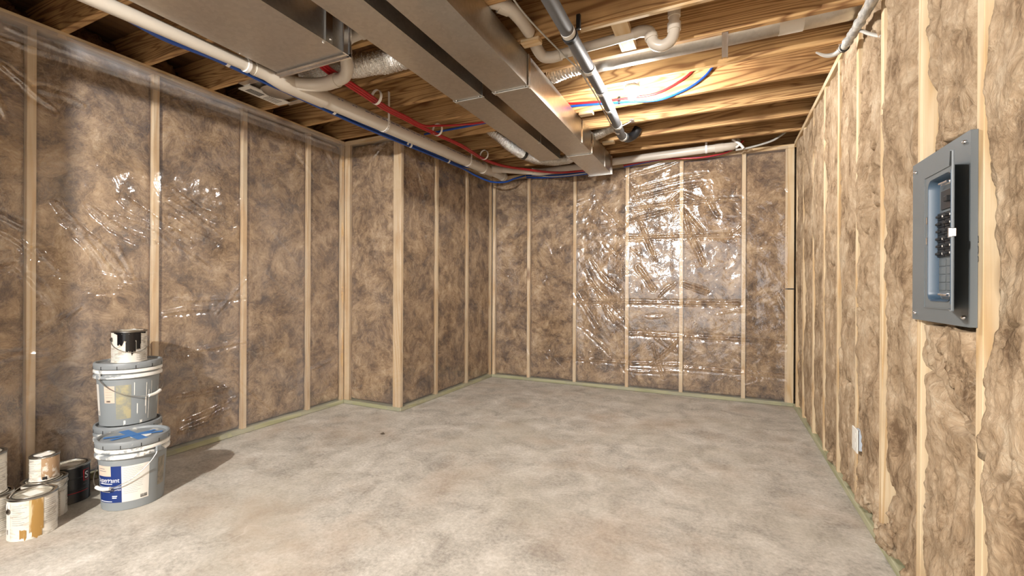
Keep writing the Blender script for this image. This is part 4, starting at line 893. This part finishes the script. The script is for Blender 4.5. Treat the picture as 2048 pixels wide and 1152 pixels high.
patch('side_panel', rf, -84, -58, .008, .178, M['label_w'], c1); barcode(rf, -74, .03, c1, 7, .022, 1.1); lines('label_print', rf, -50, -12, .07, .165, 10, M['print'], c1, 8); lines('label_print', rf, 28, 70, .05, .165, 12, M['print'], c1, 9)
canear(c1, .0825, -66, .135); canear(c1, .0825, 114, .135); bail(c1, .088, 114, .135, 0, False, True, 1.05)
m = MB(); m.box(-.035, .035, -.025, .025, .1856, .1862, Matrix.Rotation(.4, 4, 'Z')); m.build('lid_sticker', M['label_w'], lid)
c2, rf, _ = can(-3.10, 1.048, 0, 'white paint can with torn label behind the ochre-run can, small can on its lid')
lines('label_print', rf, 10, 75, .03, .17, 14, M['print'], c2, 18); patch('torn_label', rf, 40, 62, .006, .12, M['label_w'], c2, .002, 8, .01, 4); bail(c2, .088, 30, .135, 0, False, True, .35)
c3, rf, _ = can(-3.098, 1.047, .1915, 'small can smeared with brown paint, standing on another can', .0535, .122, M['can_paper'])
patch('paint_smear', rf, -12, 80, .012, .118, M['brown_smear'], c3, .0014, 20, .006, 9); lines('label_print', rf, -75, -22, .04, .11, 8, M['print'], c3, 28); patch('dark_smear', rf, -8, 10, .008, .022, M['ink'], c3, .002, 6, .002, 3)
m = MB(); m.box(-.03, .04, -.035, .02, .1195, .1215, Matrix.Rotation(.5, 4, 'Z') @ Matrix.Rotation(.1, 4, 'Y')); m.build('torn_paper', M['label_w'], c3)
c4, rf, lid = can(-3.213, 1.185, 0, 'glossy black paint can with a red-edged emblem, on the floor by the wall', .0825, .195, M['can_black'])
canear(c4, .0825, -28, .155); bl = patch('blue_sticker', rf, -30, -6, .045, .105, simple('grey_blue_sticker', srgb(118, 128, 150), .5), c4); lines('sticker_print', rf, -27, -10, .055, .095, 4, M['print'], bl, 38)
patch('red_stripe', rf, -10, 60, .052, .0555, M['redink'], c4, .0012); patch('red_frame', rf, 40, 66, .105, .165, M['redink'], c4, .0010); patch('emblem_ground', rf, 43, 64, .109, .161, M['can_black'], c4, .0016); wrap_text('emblem_letter', 'S', .05, 52, .118, rf, M['whitetext'], c4, .0022)
wrap_text('small_print', 'SEMI', .009, 46, .085, rf, M['print'], c4); m = MB(); m.box(-.03, .045, -.02, .02, .1906, .1912, Matrix.Rotation(1.0, 4, 'Z')); m.build('lid_sticker', M['label_w'], lid)
c5, rf, _ = can(-3.105, .855, 0, 'lower white paint can of the two stacked at the left edge'); lines('label_print', rf, -30, 80, .02, .17, 16, M['print'], c5, 48)
c6, rf, _ = can(-3.125, .838, .1915, 'upper white paint can of the two stacked at the left edge'); lines('label_print', rf, -30, 80, .02, .17, 16, M['print'], c6, 49)
bail(c5, .088, 60, .14, 0, False, True, .6)
c7, rf, lid = can(-3.205, 1.452, .7165, 'small white can splashed with black paint on top of the bucket stack', .0825, .185)
patch('black_splash', rf, -55, 62, .168, .183, M['blackpaint'], c7, .0016, 20, .003, 2); patch('black_splash', rf, -40, 38, .115, .172, M['blackpaint'], c7, .0018, 20, .018, 4); patch('black_splash', rf, -12, 20, .055, .125, M['blackpaint'], c7, .002, 10, .016, 5); patch('black_splash', rf, 22, 36, .08, .13, M['blackpaint'], c7, .002, 6, .012, 7)
lines('label_print', rf, -70, -15, .01, .08, 8, M['print'], c7, 58); lines('label_print', rf, 22, 72, .01, .16, 14, M['print'], c7, 59)
canear(c7, .0825, -72, .135); canear(c7, .0825, 108, .135); bail(c7, .088, -76, .135, .075, False)
